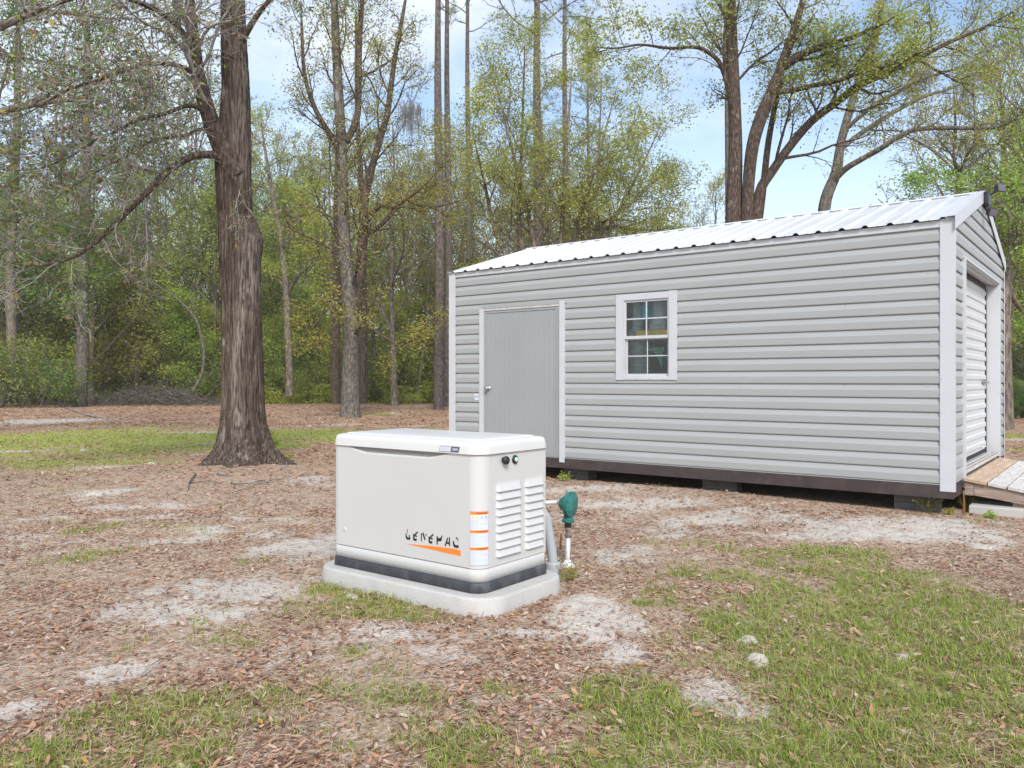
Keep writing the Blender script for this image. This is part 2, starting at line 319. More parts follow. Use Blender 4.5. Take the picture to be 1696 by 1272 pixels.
# ------------------------------------------------------------------ ground: one sheet, with its bare, littered and grassy patches
BL = {'sand': [], 'grass': [], 'litter': []}
def blob(kind, x, y, rx, ry, w=1.0):
    c = ground_at(x, y); Y = c.y
    BL[kind].append((c.x, c.y, rx * Y / F, ry * Y * Y / (F * CH), w))
for b_ in [(1480, 878, 140, 17, 1.3), (1560, 872, 70, 14, 1.0), (1400, 886, 90, 8, .8), (1180, 858, 130, 12, .7), (1060, 836, 120, 8, .75), (1330, 848, 120, 6, .4), (1650, 905, 60, 8, .6),
           (985, 812, 80, 6, .7), (960, 1040, 75, 35, 1.0), (1010, 1078, 45, 20, .9), (870, 1050, 70, 14, .95), (945, 1000, 35, 12, .8), (1005, 1010, 25, 20, .5), (990, 870, 60, 10, .5), (1000, 915, 70, 16, .42),
           (400, 975, 110, 24, .85), (330, 1015, 110, 18, .95), (480, 905, 90, 20, .8), (270, 900, 60, 8, .5), (250, 985, 70, 10, .5), (520, 960, 40, 22, .5), (545, 880, 25, 40, .4), (270, 1025, 40, 9, .6),
           (60, 698, 80, 5, .75), (140, 694, 60, 3, .6), (320, 715, 55, 2.6, .85), (340, 668, 100, 3, .3), (650, 672, 90, 3, .45), (680, 686, 60, 2, .4), (560, 703, 60, 2.5, .6), (700, 705, 60, 2.5, .5), (330, 735, 40, 3, .4),
           (150, 815, 60, 8, .8), (230, 835, 120, 10, .5), (100, 895, 140, 14, .45), (420, 885, 140, 14, .5), (600, 1040, 90, 16, .35), (1240, 885, 120, 10, .5), (1100, 880, 120, 14, .45), (960, 850, 70, 14, .5), (420, 1110, 120, 16, .3), (300, 857, 110, 7, .6), (470, 860, 60, 8, .6), (40, 745, 60, 4, .6), (160, 773, 70, 5, .6), (70, 860, 50, 7, .5), (520, 795, 60, 8, .5), (480, 770, 40, 5, .4), (40, 860, 60, 6, .45), (140, 870, 60, 8, .3),
           (180, 1110, 40, 16, .6), (280, 1150, 45, 10, .45), (740, 1098, 60, 14, .7), (690, 1058, 40, 8, .5), (440, 1185, 40, 14, .5), (20, 1180, 40, 25, .5), (1495, 1085, 25, 8, .3), (1145, 1138, 55, 32, .75), (820, 1120, 30, 8, .4), (850, 1180, 90, 18, .35),
           (1690, 728, 60, 3, .6)]: blob('sand', *b_)
for b_ in [(1400, 1060, 330, 120, .82), (1560, 1000, 240, 90, .72), (1240, 960, 180, 45, .62), (1150, 1000, 90, 60, .55), (1500, 1200, 420, 120, .9), (1060, 1150, 120, 60, .7), (1350, 920, 200, 18, .7), (1640, 1100, 150, 150, .7),
           (150, 728, 280, 22, 1.1), (120, 765, 230, 12, .7), (560, 722, 160, 10, .7), (300, 722, 130, 10, .8), (40, 726, 120, 14, .8), (500, 715, 130, 10, .75), (680, 716, 80, 7, .8), (600, 715, 120, 6, .6), (650, 687, 120, 3, .7), (150, 752, 260, 16, .62), (480, 735, 60, 12, .6), (640, 724, 120, 6, .5), (60, 705, 120, 4, .5), (260, 705, 160, 4, .6), (90, 785, 160, 12, .5), (300, 785, 90, 10, .35), (60, 770, 120, 10, .35), (300, 745, 130, 12, .45), (230, 765, 120, 6, .4), (640, 684, 40, 3, .7),
           (640, 1010, 120, 28, .85), (560, 970, 40, 14, .7), (700, 1020, 50, 18, .6), (250, 1180, 160, 50, .85), (450, 1165, 200, 40, .65), (700, 1170, 180, 50, .7), (180, 1080, 60, 16, .55), (340, 1065, 80, 14, .6), (140, 1110, 60, 14, .5), (40, 1140, 60, 20, .5), (560, 1100, 120, 26, .5), (820, 1170, 90, 30, .55),
           (130, 915, 40, 12, .45), (200, 950, 90, 12, .4), (380, 930, 60, 8, .35), (60, 935, 60, 10, .45), (60, 1060, 50, 12, .4), (20, 800, 60, 8, .3), (190, 1265, 300, 50, .7), (700, 1265, 300, 50, .6), (150, 800, 90, 10, .3),
           (1000, 905, 40, 10, .35), (1120, 925, 240, 35, .48), (1000, 1180, 160, 60, .5), (900, 1100, 120, 30, .35), (450, 1010, 200, 30, .28), (200, 880, 200, 22, .34), (1100, 812, 120, 6, .5), (1300, 862, 80, 6, .55), (1480, 862, 60, 4, .4), (1640, 862, 50, 8, .6), (960, 955, 20, 12, .5), (1680, 722, 60, 10, .9), (1690, 745, 40, 6, .7)]: blob('grass', *b_)
LAWN_TALL = 1.0
def masks(X, Y):
    X = np.asarray(X, float); Y = np.asarray(Y, float)
    wx = X + (fbm(X * 1.3, Y * 1.3, 3, 4) - .5) * 0.5 * np.clip(Y / 6, .6, 1.1); wy = Y + (fbm(X * 1.3, Y * 1.3, 9, 4) - .5) * 0.6 * np.clip(Y / 6, .6, 1.3)
    out = {}
    for kd in ('sand', 'grass'):
        s_ = np.zeros_like(X)
        for (cx, cy, rx, ry, w) in BL[kd]:
            d = ((wx - cx) / (rx * 1.25)) ** 2 + ((wy - cy) / (ry * 1.25)) ** 2
            s_ = np.maximum(s_, w * np.exp(-d * 1.1)) + 0.25 * w * np.exp(-d * 1.6) * (s_ > 0.2)
        out[kd] = s_
    n1, n2 = fbm(X * 2.3, Y * 2.3, 21, 4), fbm(X * 1.7, Y * 1.7, 31, 4)
    n1 = .55 * n1 + .45 * fbm(X * 7.5, Y * 5.5, 23, 3)
    fa = np.clip(8 / np.maximum(Y, 1), .4, 1); sand = np.clip((out['sand'] * 1.15 + (n1 - .5) * 1.9 * fa - 0.12) * 1.35, 0, 1)
    n2 = .6 * n2 + .4 * fbm(X * 5.5, Y * 4.5, 33, 3)
    grass = np.clip((out['grass'] + (n2 - .5) * 2.2 * fa - 0.32) * 1.7, 0, 1) * (1 - 0.7 * sand)
    # behind the fence of trees and beyond the frame: leaf litter, thinning grass further out
    far = np.clip((Y - 46) / 6, 0, 1); sand = sand * (1 - far); grass = grass * (1 - far)
    return sand, grass
TREE = ground_at(405, 770)
def hgt(X, Y):
    X = np.asarray(X, float); Y = np.asarray(Y, float)
    h = (fbm(X * 0.5, Y * 0.5, 5, 3) - .5) * 0.05 * np.clip(Y / 4 - .6, 0.2, 1.5) + (fbm(X * 3.5, Y * 3.5, 6, 3) - .5) * 0.022
    # flat where the pad and the shed stand
    c, s_ = math.cos(-RZ), math.sin(-RZ)
    def local(ox, oy): dx, dy = X - ox, Y - oy; return dx * c - dy * s_, dx * s_ + dy * c
    lx, ly = local(SX, SY); m = np.clip(np.maximum(np.maximum(-LEN - lx, lx - 1.6), np.maximum(-ly, ly - WID)) / 0.8, 0, 1)
    gx, gy = local(GX, GY); m2 = np.clip(np.maximum(np.abs(gx) - 0.6, np.abs(gy) - 0.35) / 0.5, 0, 1)
    h = h * m * m2 - 0.008 + 0.062 * np.exp(-((lx + 2.6) / 1.9) ** 2) * np.exp(-((ly + 0.25) / 0.55) ** 2)
    d = np.sqrt((X - TREE.x) ** 2 + (Y - TREE.y) ** 2); h = h + 0.05 * np.exp(-(d / 1.1) ** 2)
    return h
RZ = math.atan2(-0.61, 0.792); SX, SY, LEN, WID, GX, GY = 4.103, 7.49, 6.25, 3.66, -0.464, 5.035
def axis(fine, lim, grow, start):
    v = [0.0]; st = fine
    while v[-1] < lim:
        if v[-1] > start: st *= grow
        v.append(v[-1] + st)
    return np.array(v)
xp = axis(0.045, 300, 1.055, 3.2); xs = np.concatenate([-xp[:0:-1], xp])
yp = axis(0.045, 350, 1.045, 4.5); ys = np.concatenate([-axis(0.3, 60, 1.3, 1)[:0:-1] + 1.6, yp + 1.6])
XX, YY = np.meshgrid(xs, ys); sX, sG = masks(XX, YY); ZZ = hgt(XX, YY)
nx, ny = len(xs), len(ys); idx = np.arange(nx * ny).reshape(ny, nx)
Fg = np.stack([idx[:-1, :-1].ravel(), idx[:-1, 1:].ravel(), idx[1:, 1:].ravel(), idx[1:, :-1].ravel()], 1)
gm_, n, l, b = new_mat('sandy yard ground')
tcn = n.new('ShaderNodeTexCoord')
def attr(nm): a_ = n.new('ShaderNodeAttribute'); a_.attribute_name = nm; return a_.outputs['Fac']
def noise(sc_, det=6, rough=0.6, dist=0.0, st=(1, 1, 1)):
    mp_ = n.new('ShaderNodeMapping'); mp_.inputs['Scale'].default_value = st; l.new(tcn.outputs['Object'], mp_.inputs[0])
    q = n.new('ShaderNodeTexNoise'); q.inputs['Scale'].default_value = sc_; q.inputs['Detail'].default_value = det; q.inputs['Roughness'].default_value = rough; q.inputs['Distortion'].default_value = dist; l.new(mp_.outputs[0], q.inputs['Vector']); return q.outputs['Fac']
def ramp(src, stops): r_ = rampnode(n, stops); l.new(src, r_.inputs[0]); return r_.outputs[0]
def mix(f, a_, b_): m_ = n.new('ShaderNodeMixRGB'); l.new(f, m_.inputs['Fac']) if not isinstance(f, float) else setattr(m_.inputs['Fac'], 'default_value', f); l.new(a_, m_.inputs['Color1']); l.new(b_, m_.inputs['Color2']); return m_.outputs[0]
def math_(op, a_, b_): m_ = n.new('ShaderNodeMath'); m_.operation = op; (l.new(a_, m_.inputs[0]) if not isinstance(a_, (int, float)) else setattr(m_.inputs[0], 'default_value', a_)); (l.new(b_, m_.inputs[1]) if not isinstance(b_, (int, float)) else setattr(m_.inputs[1], 'default_value', b_)); return m_.outputs[0]
# litter: cells of leaf colours over dark humus and grey sand
vo = n.new('ShaderNodeTexVoronoi'); vo.inputs['Scale'].default_value = 60; vo.inputs['Randomness'].default_value = 1.0
dn = n.new('ShaderNodeTexNoise'); dn.inputs['Scale'].default_value = 30; dn.inputs['Detail'].default_value = 3; l.new(tcn.outputs['Object'], dn.inputs['Vector'])
dm = n.new('ShaderNodeVectorMath'); dm.operation = 'MULTIPLY_ADD'; dm.inputs[1].default_value = (0.05, 0.05, 0.05); l.new(dn.outputs['Color'], dm.inputs[0]); l.new(tcn.outputs['Object'], dm.inputs[2]); l.new(dm.outputs[0], vo.inputs['Vector'])
sp_ = n.new('ShaderNodeSeparateColor'); l.new(vo.outputs['Color'], sp_.inputs[0])
leafc = ramp(sp_.outputs[0], [(0.0, (0.14, 0.08, 0.05)), (0.2, (0.28, 0.165, 0.11)), (0.45, (0.43, 0.27, 0.185)), (0.65, (0.53, 0.355, 0.25)), (0.82, (0.52, 0.44, 0.385)), (1.0, (0.62, 0.56, 0.51))])
humus = ramp(noise(9, 9, 0.7), [(0.3, (0.25, 0.18, 0.14)), (0.5, (0.44, 0.36, 0.305)), (0.72, (0.62, 0.555, 0.50))])
litter = mix(ramp(noise(14, 6, 0.65), [(0.40, (0.12,) * 3), (0.56, (0.9,) * 3)]), humus, leafc)
# sand: pale, speckled with debris
sandc = ramp(noise(7, 9, 0.72), [(0.3, (0.38, 0.335, 0.31)), (0.48, (0.56, 0.515, 0.485)), (0.7, (0.68, 0.64, 0.61))])
speck = ramp(noise(75, 4, 0.7), [(0.56, (0, 0, 0)), (0.66, (0.75,) * 3)])
sandc = mix(speck, sandc, ramp(noise(50, 2), [(0.3, (0.13, 0.085, 0.065)), (0.7, (0.30, 0.21, 0.17))]))
# grass ground: thatch under the blades
gr = ramp(noise(22, 8, 0.7), [(0.3, (0.15, 0.125, 0.06)), (0.45, (0.26, 0.26, 0.10)), (0.6, (0.34, 0.31, 0.14)), (0.75, (0.42, 0.34, 0.25))])
cd_ = n.new('ShaderNodeCameraData')
attr_l = attr('lawn')
straw = ramp(noise(1.6, 12, 0.82, 0.0, (1, 1.6, 1)), [(0.36, (0.22, 0.13, 0.085)), (0.5, (0.38, 0.235, 0.155)), (0.62, (0.56, 0.45, 0.36))])
litter = mix(ramp(attr_l, [(0, (0, 0, 0)), (1, (.75, .75, .75))]), litter, straw)
lawn = ramp(noise(2.5, 9, 0.7), [(0.3, (0.27, 0.28, 0.07)), (0.55, (0.35, 0.41, 0.09)), (0.75, (0.46, 0.42, 0.18))])
se = math_('ADD', attr('sand'), math_('MULTIPLY', math_('SUBTRACT', noise(18, 8, 0.72), 0.5), 1.5))
sf = ramp(se, [(0.34, (0, 0, 0)), (0.72, (1, 1, 1))])
ge = math_('ADD', attr('grass'), math_('MULTIPLY', math_('SUBTRACT', noise(11, 8, 0.72), 0.5), 1.3))
gf = ramp(ge, [(0.38, (0, 0, 0)), (0.80, (0.9,) * 3)])
gmix = mix(attr('lawn'), gr, lawn)
col = mix(gf, mix(sf, litter, sandc), gmix)
big = ramp(noise(0.35, 5, 0.6), [(0.3, (0.89, 0.87, 0.80)), (0.7, (1.12, 1.09, 1.00))])
mm = n.new('ShaderNodeMixRGB'); mm.blend_type = 'MULTIPLY'; mm.inputs['Fac'].default_value = 1; l.new(col, mm.inputs['Color1']); l.new(big, mm.inputs['Color2'])
l.new(mm.outputs[0], b.inputs['Base Color']); b.inputs['Roughness'].default_value = 0.95; b.inputs['Specular IOR Level'].default_value = 0.15
bp = n.new('ShaderNodeBump'); bp.inputs['Strength'].default_value = 0.7; bp.inputs['Distance'].default_value = 0.02; l.new(math_('ADD', noise(40, 6, 0.7), math_('MULTIPLY', vo.outputs['Distance'], 0.6)), bp.inputs['Height']); l.new(bp.outputs[0], b.inputs['Normal'])
# lawn: where the far turf closes up and reads as one sward
lawn_a = np.clip((YY - 9) / 6, 0, 1)
gme = npmesh('ground', np.stack([XX.ravel(), YY.ravel(), ZZ.ravel()], 1), Fg, gm_, {'sand': sX.ravel(), 'grass': sG.ravel(), 'lawn': lawn_a.ravel()}, smooth=True)
ground = link('ground', gme); props(ground, kind='structure')

# ------------------------------------------------------------------ blades, litter and straw that lie on it
rng = np.random.default_rng(11)
def outside(X, Y, e=0.0):
    c, s_ = math.cos(-RZ), math.sin(-RZ)
    def local(ox, oy): dx, dy = X - ox, Y - oy; return dx * c - dy * s_, dx * s_ + dy * c
    lx, ly = local(SX, SY); inshed = (lx > -LEN - .02) & (lx < 0.02) & (ly > 0.02 - e) & (ly < WID)
    gx, gy = local(GX, GY); inpad = (np.abs(gx) < 0.725 + e) & (np.abs(gy) < 0.415 + e) & ~((np.abs(gx) > 0.63) & (np.abs(gy) > 0.34))
    inslab = (lx > 0.05) & (lx < 1.1) & (ly > 0.32) & (ly < 0.85)
    return ~(inshed | inpad | inslab)
def fan(n_, y0, y1, p):
    "points over the fan in view and a margin around it, denser nearby"
    u = rng.random(n_); Y = (y0 ** p + u * (y1 ** p - y0 ** p)) ** (1 / p)
    X = (rng.random(n_) * 2 - 1) * (0.74 * Y + 0.5); return X, Y
def blades(n_, y0, y1, p, hmin, hmax, wid, dens=1.0):
    X, Y = fan(n_, y0, y1, p); s_, g_ = masks(X, Y)
    tuft = vnoise(X * 11, Y * 11, 41) * 0.55 + vnoise(X * 30, Y * 30, 42) * 0.45
    pr = np.clip(g_ * 1.15 * np.clip(tuft * 3.0 - 0.80, 0.08, 1) + 0.018 * (1 - s_), 0, 1) * dens
    k = (rng.random(n_) < pr) & outside(X, Y, -0.02); X, Y, g_ = X[k], Y[k], g_[k]; m = len(X)
    sc_ = np.clip(Y / 4.5, 1, 3)
    h = (hmin + (hmax - hmin) * rng.random(m) ** 1.6) * (0.75 + 0.4 * g_); a = rng.random(m) * 6.283; lean = h * (0.45 + 1.5 * rng.random(m)); w = wid * (0.7 + 0.7 * rng.random(m)) * sc_
    z = hgt(X, Y) - 0.002; dx, dy = np.cos(a), np.sin(a); px_, py_ = -dy, dx
    def P(t, hh, ww): return np.stack([X + dx * lean * t + px_ * ww, Y + dy * lean * t + py_ * ww, z + h * hh], 1)
    V = np.stack([P(0, 0, w / 2), P(0, 0, -w / 2), P(.35, .6, -w * .42), P(.35, .6, w * .42), P(1.0, .92 , 0)], 1).reshape(-1, 3)
    i0 = np.arange(m) * 5; Q = np.stack([i0, i0 + 1, i0 + 2, i0 + 3], 1); T = np.stack([i0 + 3, i0 + 2, i0 + 4], 1)
    dry = fbm(X * 1.1, Y * 1.1, 51, 3)
    var = np.where(rng.random(m) < 0.20 + 1.1 * np.clip(dry - .40, 0, 1) + 0.5 * (g_ < .35), 0.68 + 0.32 * rng.random(m), 0.62 * rng.random(m) ** 0.8)
    return V, Q, T, np.repeat(var, 5)
parts_ = [blades(420000, 2.0, 8.5, 0.55, 0.012, 0.048, 0.0032), blades(150000, 8.5, 26, 0.9, 0.02, 0.05, 0.0035, .8)]
off = 0; V_, Q_, T_, A_ = [], [], [], []
for V, Q, T, A in parts_: V_.append(V); Q_.append(Q + off); T_.append(T + off); A_.append(A); off += len(V)
NBLADE = off // 5
o = link('grass', npmesh('grass', np.concatenate(V_), [np.concatenate(Q_), np.concatenate(T_)], M['blade'], {'var': np.concatenate(A_)})); props(o, 'short patchy green and straw grass over the sandy yard', 'grass', kind='stuff')

def leaves_on_ground(n_, y0, y1, p, lmin, lmax):
    X, Y = fan(n_, y0, y1, p); s_, g_ = masks(X, Y)
    cl = fbm(X * 1.9, Y * 1.9, 61, 4)
    pr = np.clip((1 - 0.72 * s_) * (1 - 0.55 * g_) * np.clip(cl * 2.6 - 0.62, 0.12, 1), 0, 1)
    k = (rng.random(n_) < pr) & outside(X, Y); X, Y = X[k], Y[k]; m = len(X)
    L = (lmin + (lmax - lmin) * rng.random(m) ** 3.4) * np.clip(Y / 6, 1, 2.2); W = L * (0.22 + 0.24 * rng.random(m)); a = rng.random(m) * 6.283
    z = hgt(X, Y) + 0.001 + 0.014 * rng.random(m) ** 2
    d = np.stack([np.cos(a), np.sin(a), rng.normal(0, 0.22, m)], 1); q = np.stack([-np.sin(a), np.cos(a), rng.normal(0, 0.28, m)], 1)
    nrm = np.cross(d, q); c = np.stack([X, Y, z + np.abs(d[:, 2]) * L * .5], 1); cu = (rng.random(m) * 0.3 * W)[:, None]
    def P(t, w): return c + d * (L * t)[:, None] + q * (W * w)[:, None] + nrm * cu * (abs(w) * 2 + abs(t))
    V = np.stack([P(-.5, 0), P(-.12, .5), P(.22, .42), P(.5, 0), P(.22, -.42), P(-.12, -.5)], 1).reshape(-1, 3)
    i0 = np.arange(m) * 6
    return V, np.concatenate([np.stack([i0, i0 + 3, i0 + 2, i0 + 1], 1), np.stack([i0, i0 + 5, i0 + 4, i0 + 3], 1)]), np.repeat(np.where(rng.random(m) < .012, 1.0, 0.96 * rng.random(m) ** .9), 6)
off = 0; V_, Q_, A_ = [], [], []
for args in ((230000, 2.0, 8.0, 0.5, 0.007, 0.046), (110000, 7.5, 24, 1.0, 0.015, 0.045), (90000, 22, 43, 1.5, 0.03, 0.06)):
    V, Q, A = leaves_on_ground(*args); V_.append(V); Q_.append(Q + off); A_.append(A); off += len(V)
o = link('leaf_litter', npmesh('leaf_litter', np.concatenate(V_), np.concatenate(Q_), M['litter'], {'var': np.concatenate(A_)})); props(o, 'brown and tan oak leaf litter scattered over the sandy yard', 'leaf litter', kind='stuff')
# straw and twig bits
X, Y = fan(110000, 2.0, 16, 0.55); s_, g_ = masks(X, Y); k = outside(X, Y) & (rng.random(len(X)) < 0.55 - .3 * s_); X, Y = X[k], Y[k]; m = len(X)
L = 0.02 + 0.09 * rng.random(m) ** 2; a = rng.random(m) * 6.283; w = 0.0011 * np.clip(Y / 4, 1, 2); z = hgt(X, Y) + 0.003 + 0.010 * rng.random(m); dz = rng.normal(0, .1, m) * L
V = np.stack([np.stack([X + sx * np.cos(a) * L / 2 - sy * np.sin(a) * w, Y + sx * np.sin(a) * L / 2 + sy * np.cos(a) * w, z + sx * dz + (sy > 0) * w], 1) for sx, sy in ((-1, -1), (1, -1), (1, 1), (-1, 1))], 1).reshape(-1, 3)
o = link('straw', npmesh('straw', V, np.arange(m * 4).reshape(-1, 4), M['litter'], {'var': np.repeat(np.where(rng.random(m) < .6, .75 + .2 * rng.random(m), .05 + .2 * rng.random(m)), 4)})); props(o, 'thin dry straw and pine needles strewn among the leaves', 'straw', kind='stuff')
# the larger leaves near the camera lie there one by one
leafm = []
for s in range(5):
    r_ = random.Random(s); L = r_.uniform(.07, .095); W = L * r_.uniform(.28, .4); mb = MB(); pts = []
    prof = [(-.5, 0.02), (-.36, .22), (-.18, .44), (0, .5), (.2, .42), (.36, .22), (.5, 0.0)]
    cv = r_.uniform(.06, .3)
    for t, w_ in prof: pts += [(t * L, w_ * W, cv * L * (t * t * 1.6) + .25 * w_ * W), (t * L, 0, cv * L * (t * t * 1.6)), (t * L, -w_ * W, cv * L * (t * t * 1.6) + .25 * w_ * W)]
    mb.add(pts, [(3 * i + j, 3 * i + j + 1, 3 * i + j + 4, 3 * i + j + 3) for i in range(len(prof) - 1) for j in range(2)])
    me = mb.mesh('dead_leaf', M['litter'], smooth=True); at_ = me.attributes.new('var', 'FLOAT', 'POINT'); at_.data.foreach_set('value', [r_.choice([.45, .5, .62, .98, .7])] * len(me.vertices)); leafm.append(me)
r_ = random.Random(77)
GRP = 'larger curled dead leaves lying in the foreground'
cnt = 0
while cnt < 100:
    px_, py_ = r_.uniform(0, 1696), r_.uniform(985, 1268)
    c = ground_at(px_, py_)
    if not outside(np.array([c.x]), np.array([c.y]), .03)[0]: continue
    s_, g_ = masks(np.array([c.x]), np.array([c.y]))
    if r_.random() < s_[0] * .8 or (px_ > 1050 and r_.random() < .45): continue
    o = link('dead_leaf', leafm[cnt % 5], None, (c.x, c.y, float(hgt(c.x, c.y)) + 0.012)); o.rotation_euler = (r_.uniform(-.3, .3), r_.uniform(-.3, .3), r_.uniform(0, 6.28)); q = r_.uniform(.5, .95); o.scale = (q, q, q)
    props(o, 'curled brown oak leaf lying on the ground in the foreground', 'dead leaf', GRP); cnt += 1
# ------------------------------------------------------------------ trees: grown limbs, then leaves along the last twigs
def unit(v): return v / (np.linalg.norm(v) + 1e-9)
def grow(rg, out, tips, p, d, L, r, lv, SP, tfirst=None):
    sp = SP[lv]; n_ = sp['n']; pts = [p.copy()]; rad = [r]; st = L / n_; end = sp.get('end', 0.35)
    d = unit(d)
    for i in range(n_):
        d = unit(d + rg.normal(0, sp['wig'], 3) + np.array([0, 0, sp['up']]))
        p = p + d * st; pts.append(p.copy()); rad.append(r * (1 - (1 - end) * (i + 1) / n_))
    out.append((np.array(pts), np.array(rad), lv))
    if lv == len(SP) - 1: tips.append(np.array(pts)); return
    spawn(rg, out, tips, np.array(pts), np.array(rad), L, lv, SP)
def spawn(rg, out, tips, pts, rad, L, lv, SP, kids=None, start=None):
    sp = SP[lv]; K = kids if kids is not None else sp['kids']; s0 = start if start is not None else sp['start']; n_ = len(pts) - 1
    ph = rg.random() * 6.28
    for k in range(K):
        t = s0 + (1 - s0) * ((k + rg.random()) / K) ** sp.get('bias', 1.0); t = min(t, 0.999); i = int(t * n_); f_ = t * n_ - i
        q = pts[i] * (1 - f_) + pts[i + 1] * f_; ax = unit(pts[i + 1] - pts[i])
        ph += 2.4 + rg.normal(0, .5)
        ref = np.array([0, 0, 1.0]) if abs(ax[2]) < .9 else np.array([1.0, 0, 0])
        u = unit(np.cross(ax, ref)); w = np.cross(ax, u); a = sp['ang'] * (1 + rg.normal(0, .2))
        dd = ax * math.cos(a) + (u * math.cos(ph) + w * math.sin(ph)) * math.sin(a)
        if 'flat' in sp: dd[2] = dd[2] * (1 - sp['flat'])
        Lk = L * sp['lr'] * (1 - sp.get('taper', .4) * (t - s0) / (1 - s0 + 1e-6)) * rg.uniform(.7, 1.25)
        rk = min(rad[min(i, len(rad) - 1)] * sp.get('rr', .5), max(Lk * .02, .004))
        grow(rg, out, tips, q, dd, Lk, rk, lv + 1, SP)
def tubes(branches, minsides=3, rmin=0.0):
    V, Q = [], []; off = 0
    for pts, rad, lv in branches:
        r0 = rad[0]; ns = 12 if r0 > .15 else 8 if r0 > .06 else 5 if r0 > .025 else minsides
        t = np.gradient(pts, axis=0); t /= np.linalg.norm(t, axis=1)[:, None] + 1e-9
        ref = np.array([0.31, 0.2, 1.0]) if abs(t[0][2]) < .8 else np.array([1.0, .1, 0])
        u = np.cross(t, ref); u /= np.linalg.norm(u, axis=1)[:, None] + 1e-9; w = np.cross(t, u)
        a = np.arange(ns) * 2 * np.pi / ns
        rr_ = np.maximum(rad, rmin)
        ring = pts[:, None, :] + (u[:, None, :] * np.cos(a)[None, :, None] + w[:, None, :] * np.sin(a)[None, :, None]) * rr_[:, None, None]
        V.append(ring.reshape(-1, 3)); m = len(pts)
        i = np.arange(m - 1)[:, None] * ns + off; k = np.arange(ns)[None, :]; k2 = (k + 1) % ns
        Q.append(np.stack([i + k, i + k2, i + ns + k2, i + ns + k], 2).reshape(-1, 4)); off += m * ns
    return np.concatenate(V), np.concatenate(Q)
def leafset(rg, tips, per, size, spread, aspect=.5, droop=0.0, varlo=0.0, varhi=1.0, clump=None, stretch=1.0, t0=0.15):
    P_ = []; 
    for pts in tips:
        k = max(1, int(round(per * (0.5 + rg.random())))) if per >= 1 else int(rg.random() < per)
        if not k: continue
        t = (t0 + (1 - t0) * rg.random(k)) * (len(pts) - 1); i = np.minimum(t.astype(int), len(pts) - 2); f_ = (t - i)[:, None]
        P_.append(pts[i] * (1 - f_) + pts[i + 1] * f_ + rg.normal(0, spread, (k, 3)) * np.array([1, 1, .8]))
    P_ = np.concatenate(P_); m = len(P_)
    d = rg.normal(0, 1, (m, 3)); d[:, 2] = d[:, 2] * .6 - droop; d /= np.linalg.norm(d, axis=1)[:, None]
    q = np.cross(d, rg.normal(0, 1, (m, 3))); q /= np.linalg.norm(q, axis=1)[:, None] + 1e-9
    L = size * (.6 + .8 * rg.random(m)) * stretch; W = L * aspect * (.7 + .6 * rg.random(m))
    b0 = P_; b1 = P_ + d * L[:, None]; mid = P_ + d * (L * .45)[:, None]
    nr = np.cross(d, q) * (L * .08)[:, None]
    V = np.stack([b0, mid + q * (W / 2)[:, None] + nr, b1, mid - q * (W / 2)[:, None] + nr], 1).reshape(-1, 3)
    # clumps of kin leaves share a tint
    cl = vnoise(P_[:, 0] * 1.4 + P_[:, 2] * .9, P_[:, 1] * 1.4 - P_[:, 2] * .8, 5)
    var = np.clip(varlo + (varhi - varlo) * (cl * .55 + rg.random(m) * .45), 0, 1)
    return V, np.arange(m * 4).reshape(-1, 4), np.repeat(var, 4)
def merge(sets):
    V, Q, A = [], [], []; off = 0
    for v, q, a in sets: V.append(v); Q.append(q + off); A.append(a); off += len(v)
    return np.concatenate(V), np.concatenate(Q), np.concatenate(A)
def treemesh(name, branches, tips_sets, bark, leafmat, rmin=0.0, twig=None):
    t_ = [b_ for b_ in branches if b_[2] == 0]; l_ = [b_ for b_ in branches if b_[2] > 0]
    V, Q = tubes(t_); me_t = npmesh('trunk', V, Q, bark, smooth=True)
    me_l = None
    if l_: V, Q = tubes(l_, rmin=rmin); me_l = npmesh('limbs', V, Q, twig or bark, smooth=True)
    me_c = None
    if tips_sets: V, Q, A = merge(tips_sets); me_c = npmesh('crown', V, Q, leafmat, {'var': A})
    return (me_t, me_l, me_c)
def trunk(rg, H, r0, lean=0.03, wig=.03, n_=14, end=.25, flare=1.5):
    d = unit(np.array([rg.normal(0, lean), rg.normal(0, lean), 1.0])); p = np.array([0, 0, -0.15]); pts = [p.copy()]; rad = [r0 * flare]
    for i in range(n_):
        d = unit(d + np.append(rg.normal(0, wig, 2), .02)); p = p + d * (H / n_); pts.append(p.copy()); t = (i + 1) / n_
        rad.append(r0 * (1 - (1 - end) * t) * (1 + (flare - 1) * math.exp(-t * 12)))
    return np.array(pts), np.array(rad)

TEMPL = {}
def spring(seed, H=15, r=.16, mat='l_spring', bark='bark_brown', per=9, size=.10, kids=16, start=.35, ang=.75, spread=.22, lr=.38, sub=6, up=.05, vl=0., vh=1., end=.2):
    rg = np.random.default_rng(seed); br, tips = [], []
    pts, rad = trunk(rg, H, r, end=end); br.append((pts, rad, 0))
    SP = [dict(kids=kids, start=start, ang=ang, lr=lr, taper=.55, rr=.55), dict(n=7, wig=.13, up=up, kids=sub, start=.25, ang=.65, lr=.45, rr=.6, end=.3), dict(n=5, wig=.2, up=up * .6, kids=4, start=.2, ang=.6, lr=.5, rr=.6, end=.4), dict(n=3, wig=.25, up=0.0, end=.4)]
    spawn(rg, br, tips, pts, rad, H, 0, SP)
    return treemesh('t', br, [leafset(rg, tips, per, size, spread, .55, 0.15, vl, vh)], M[bark], M[leafmat_(mat)], rmin=.012)
def leafmat_(m): return m
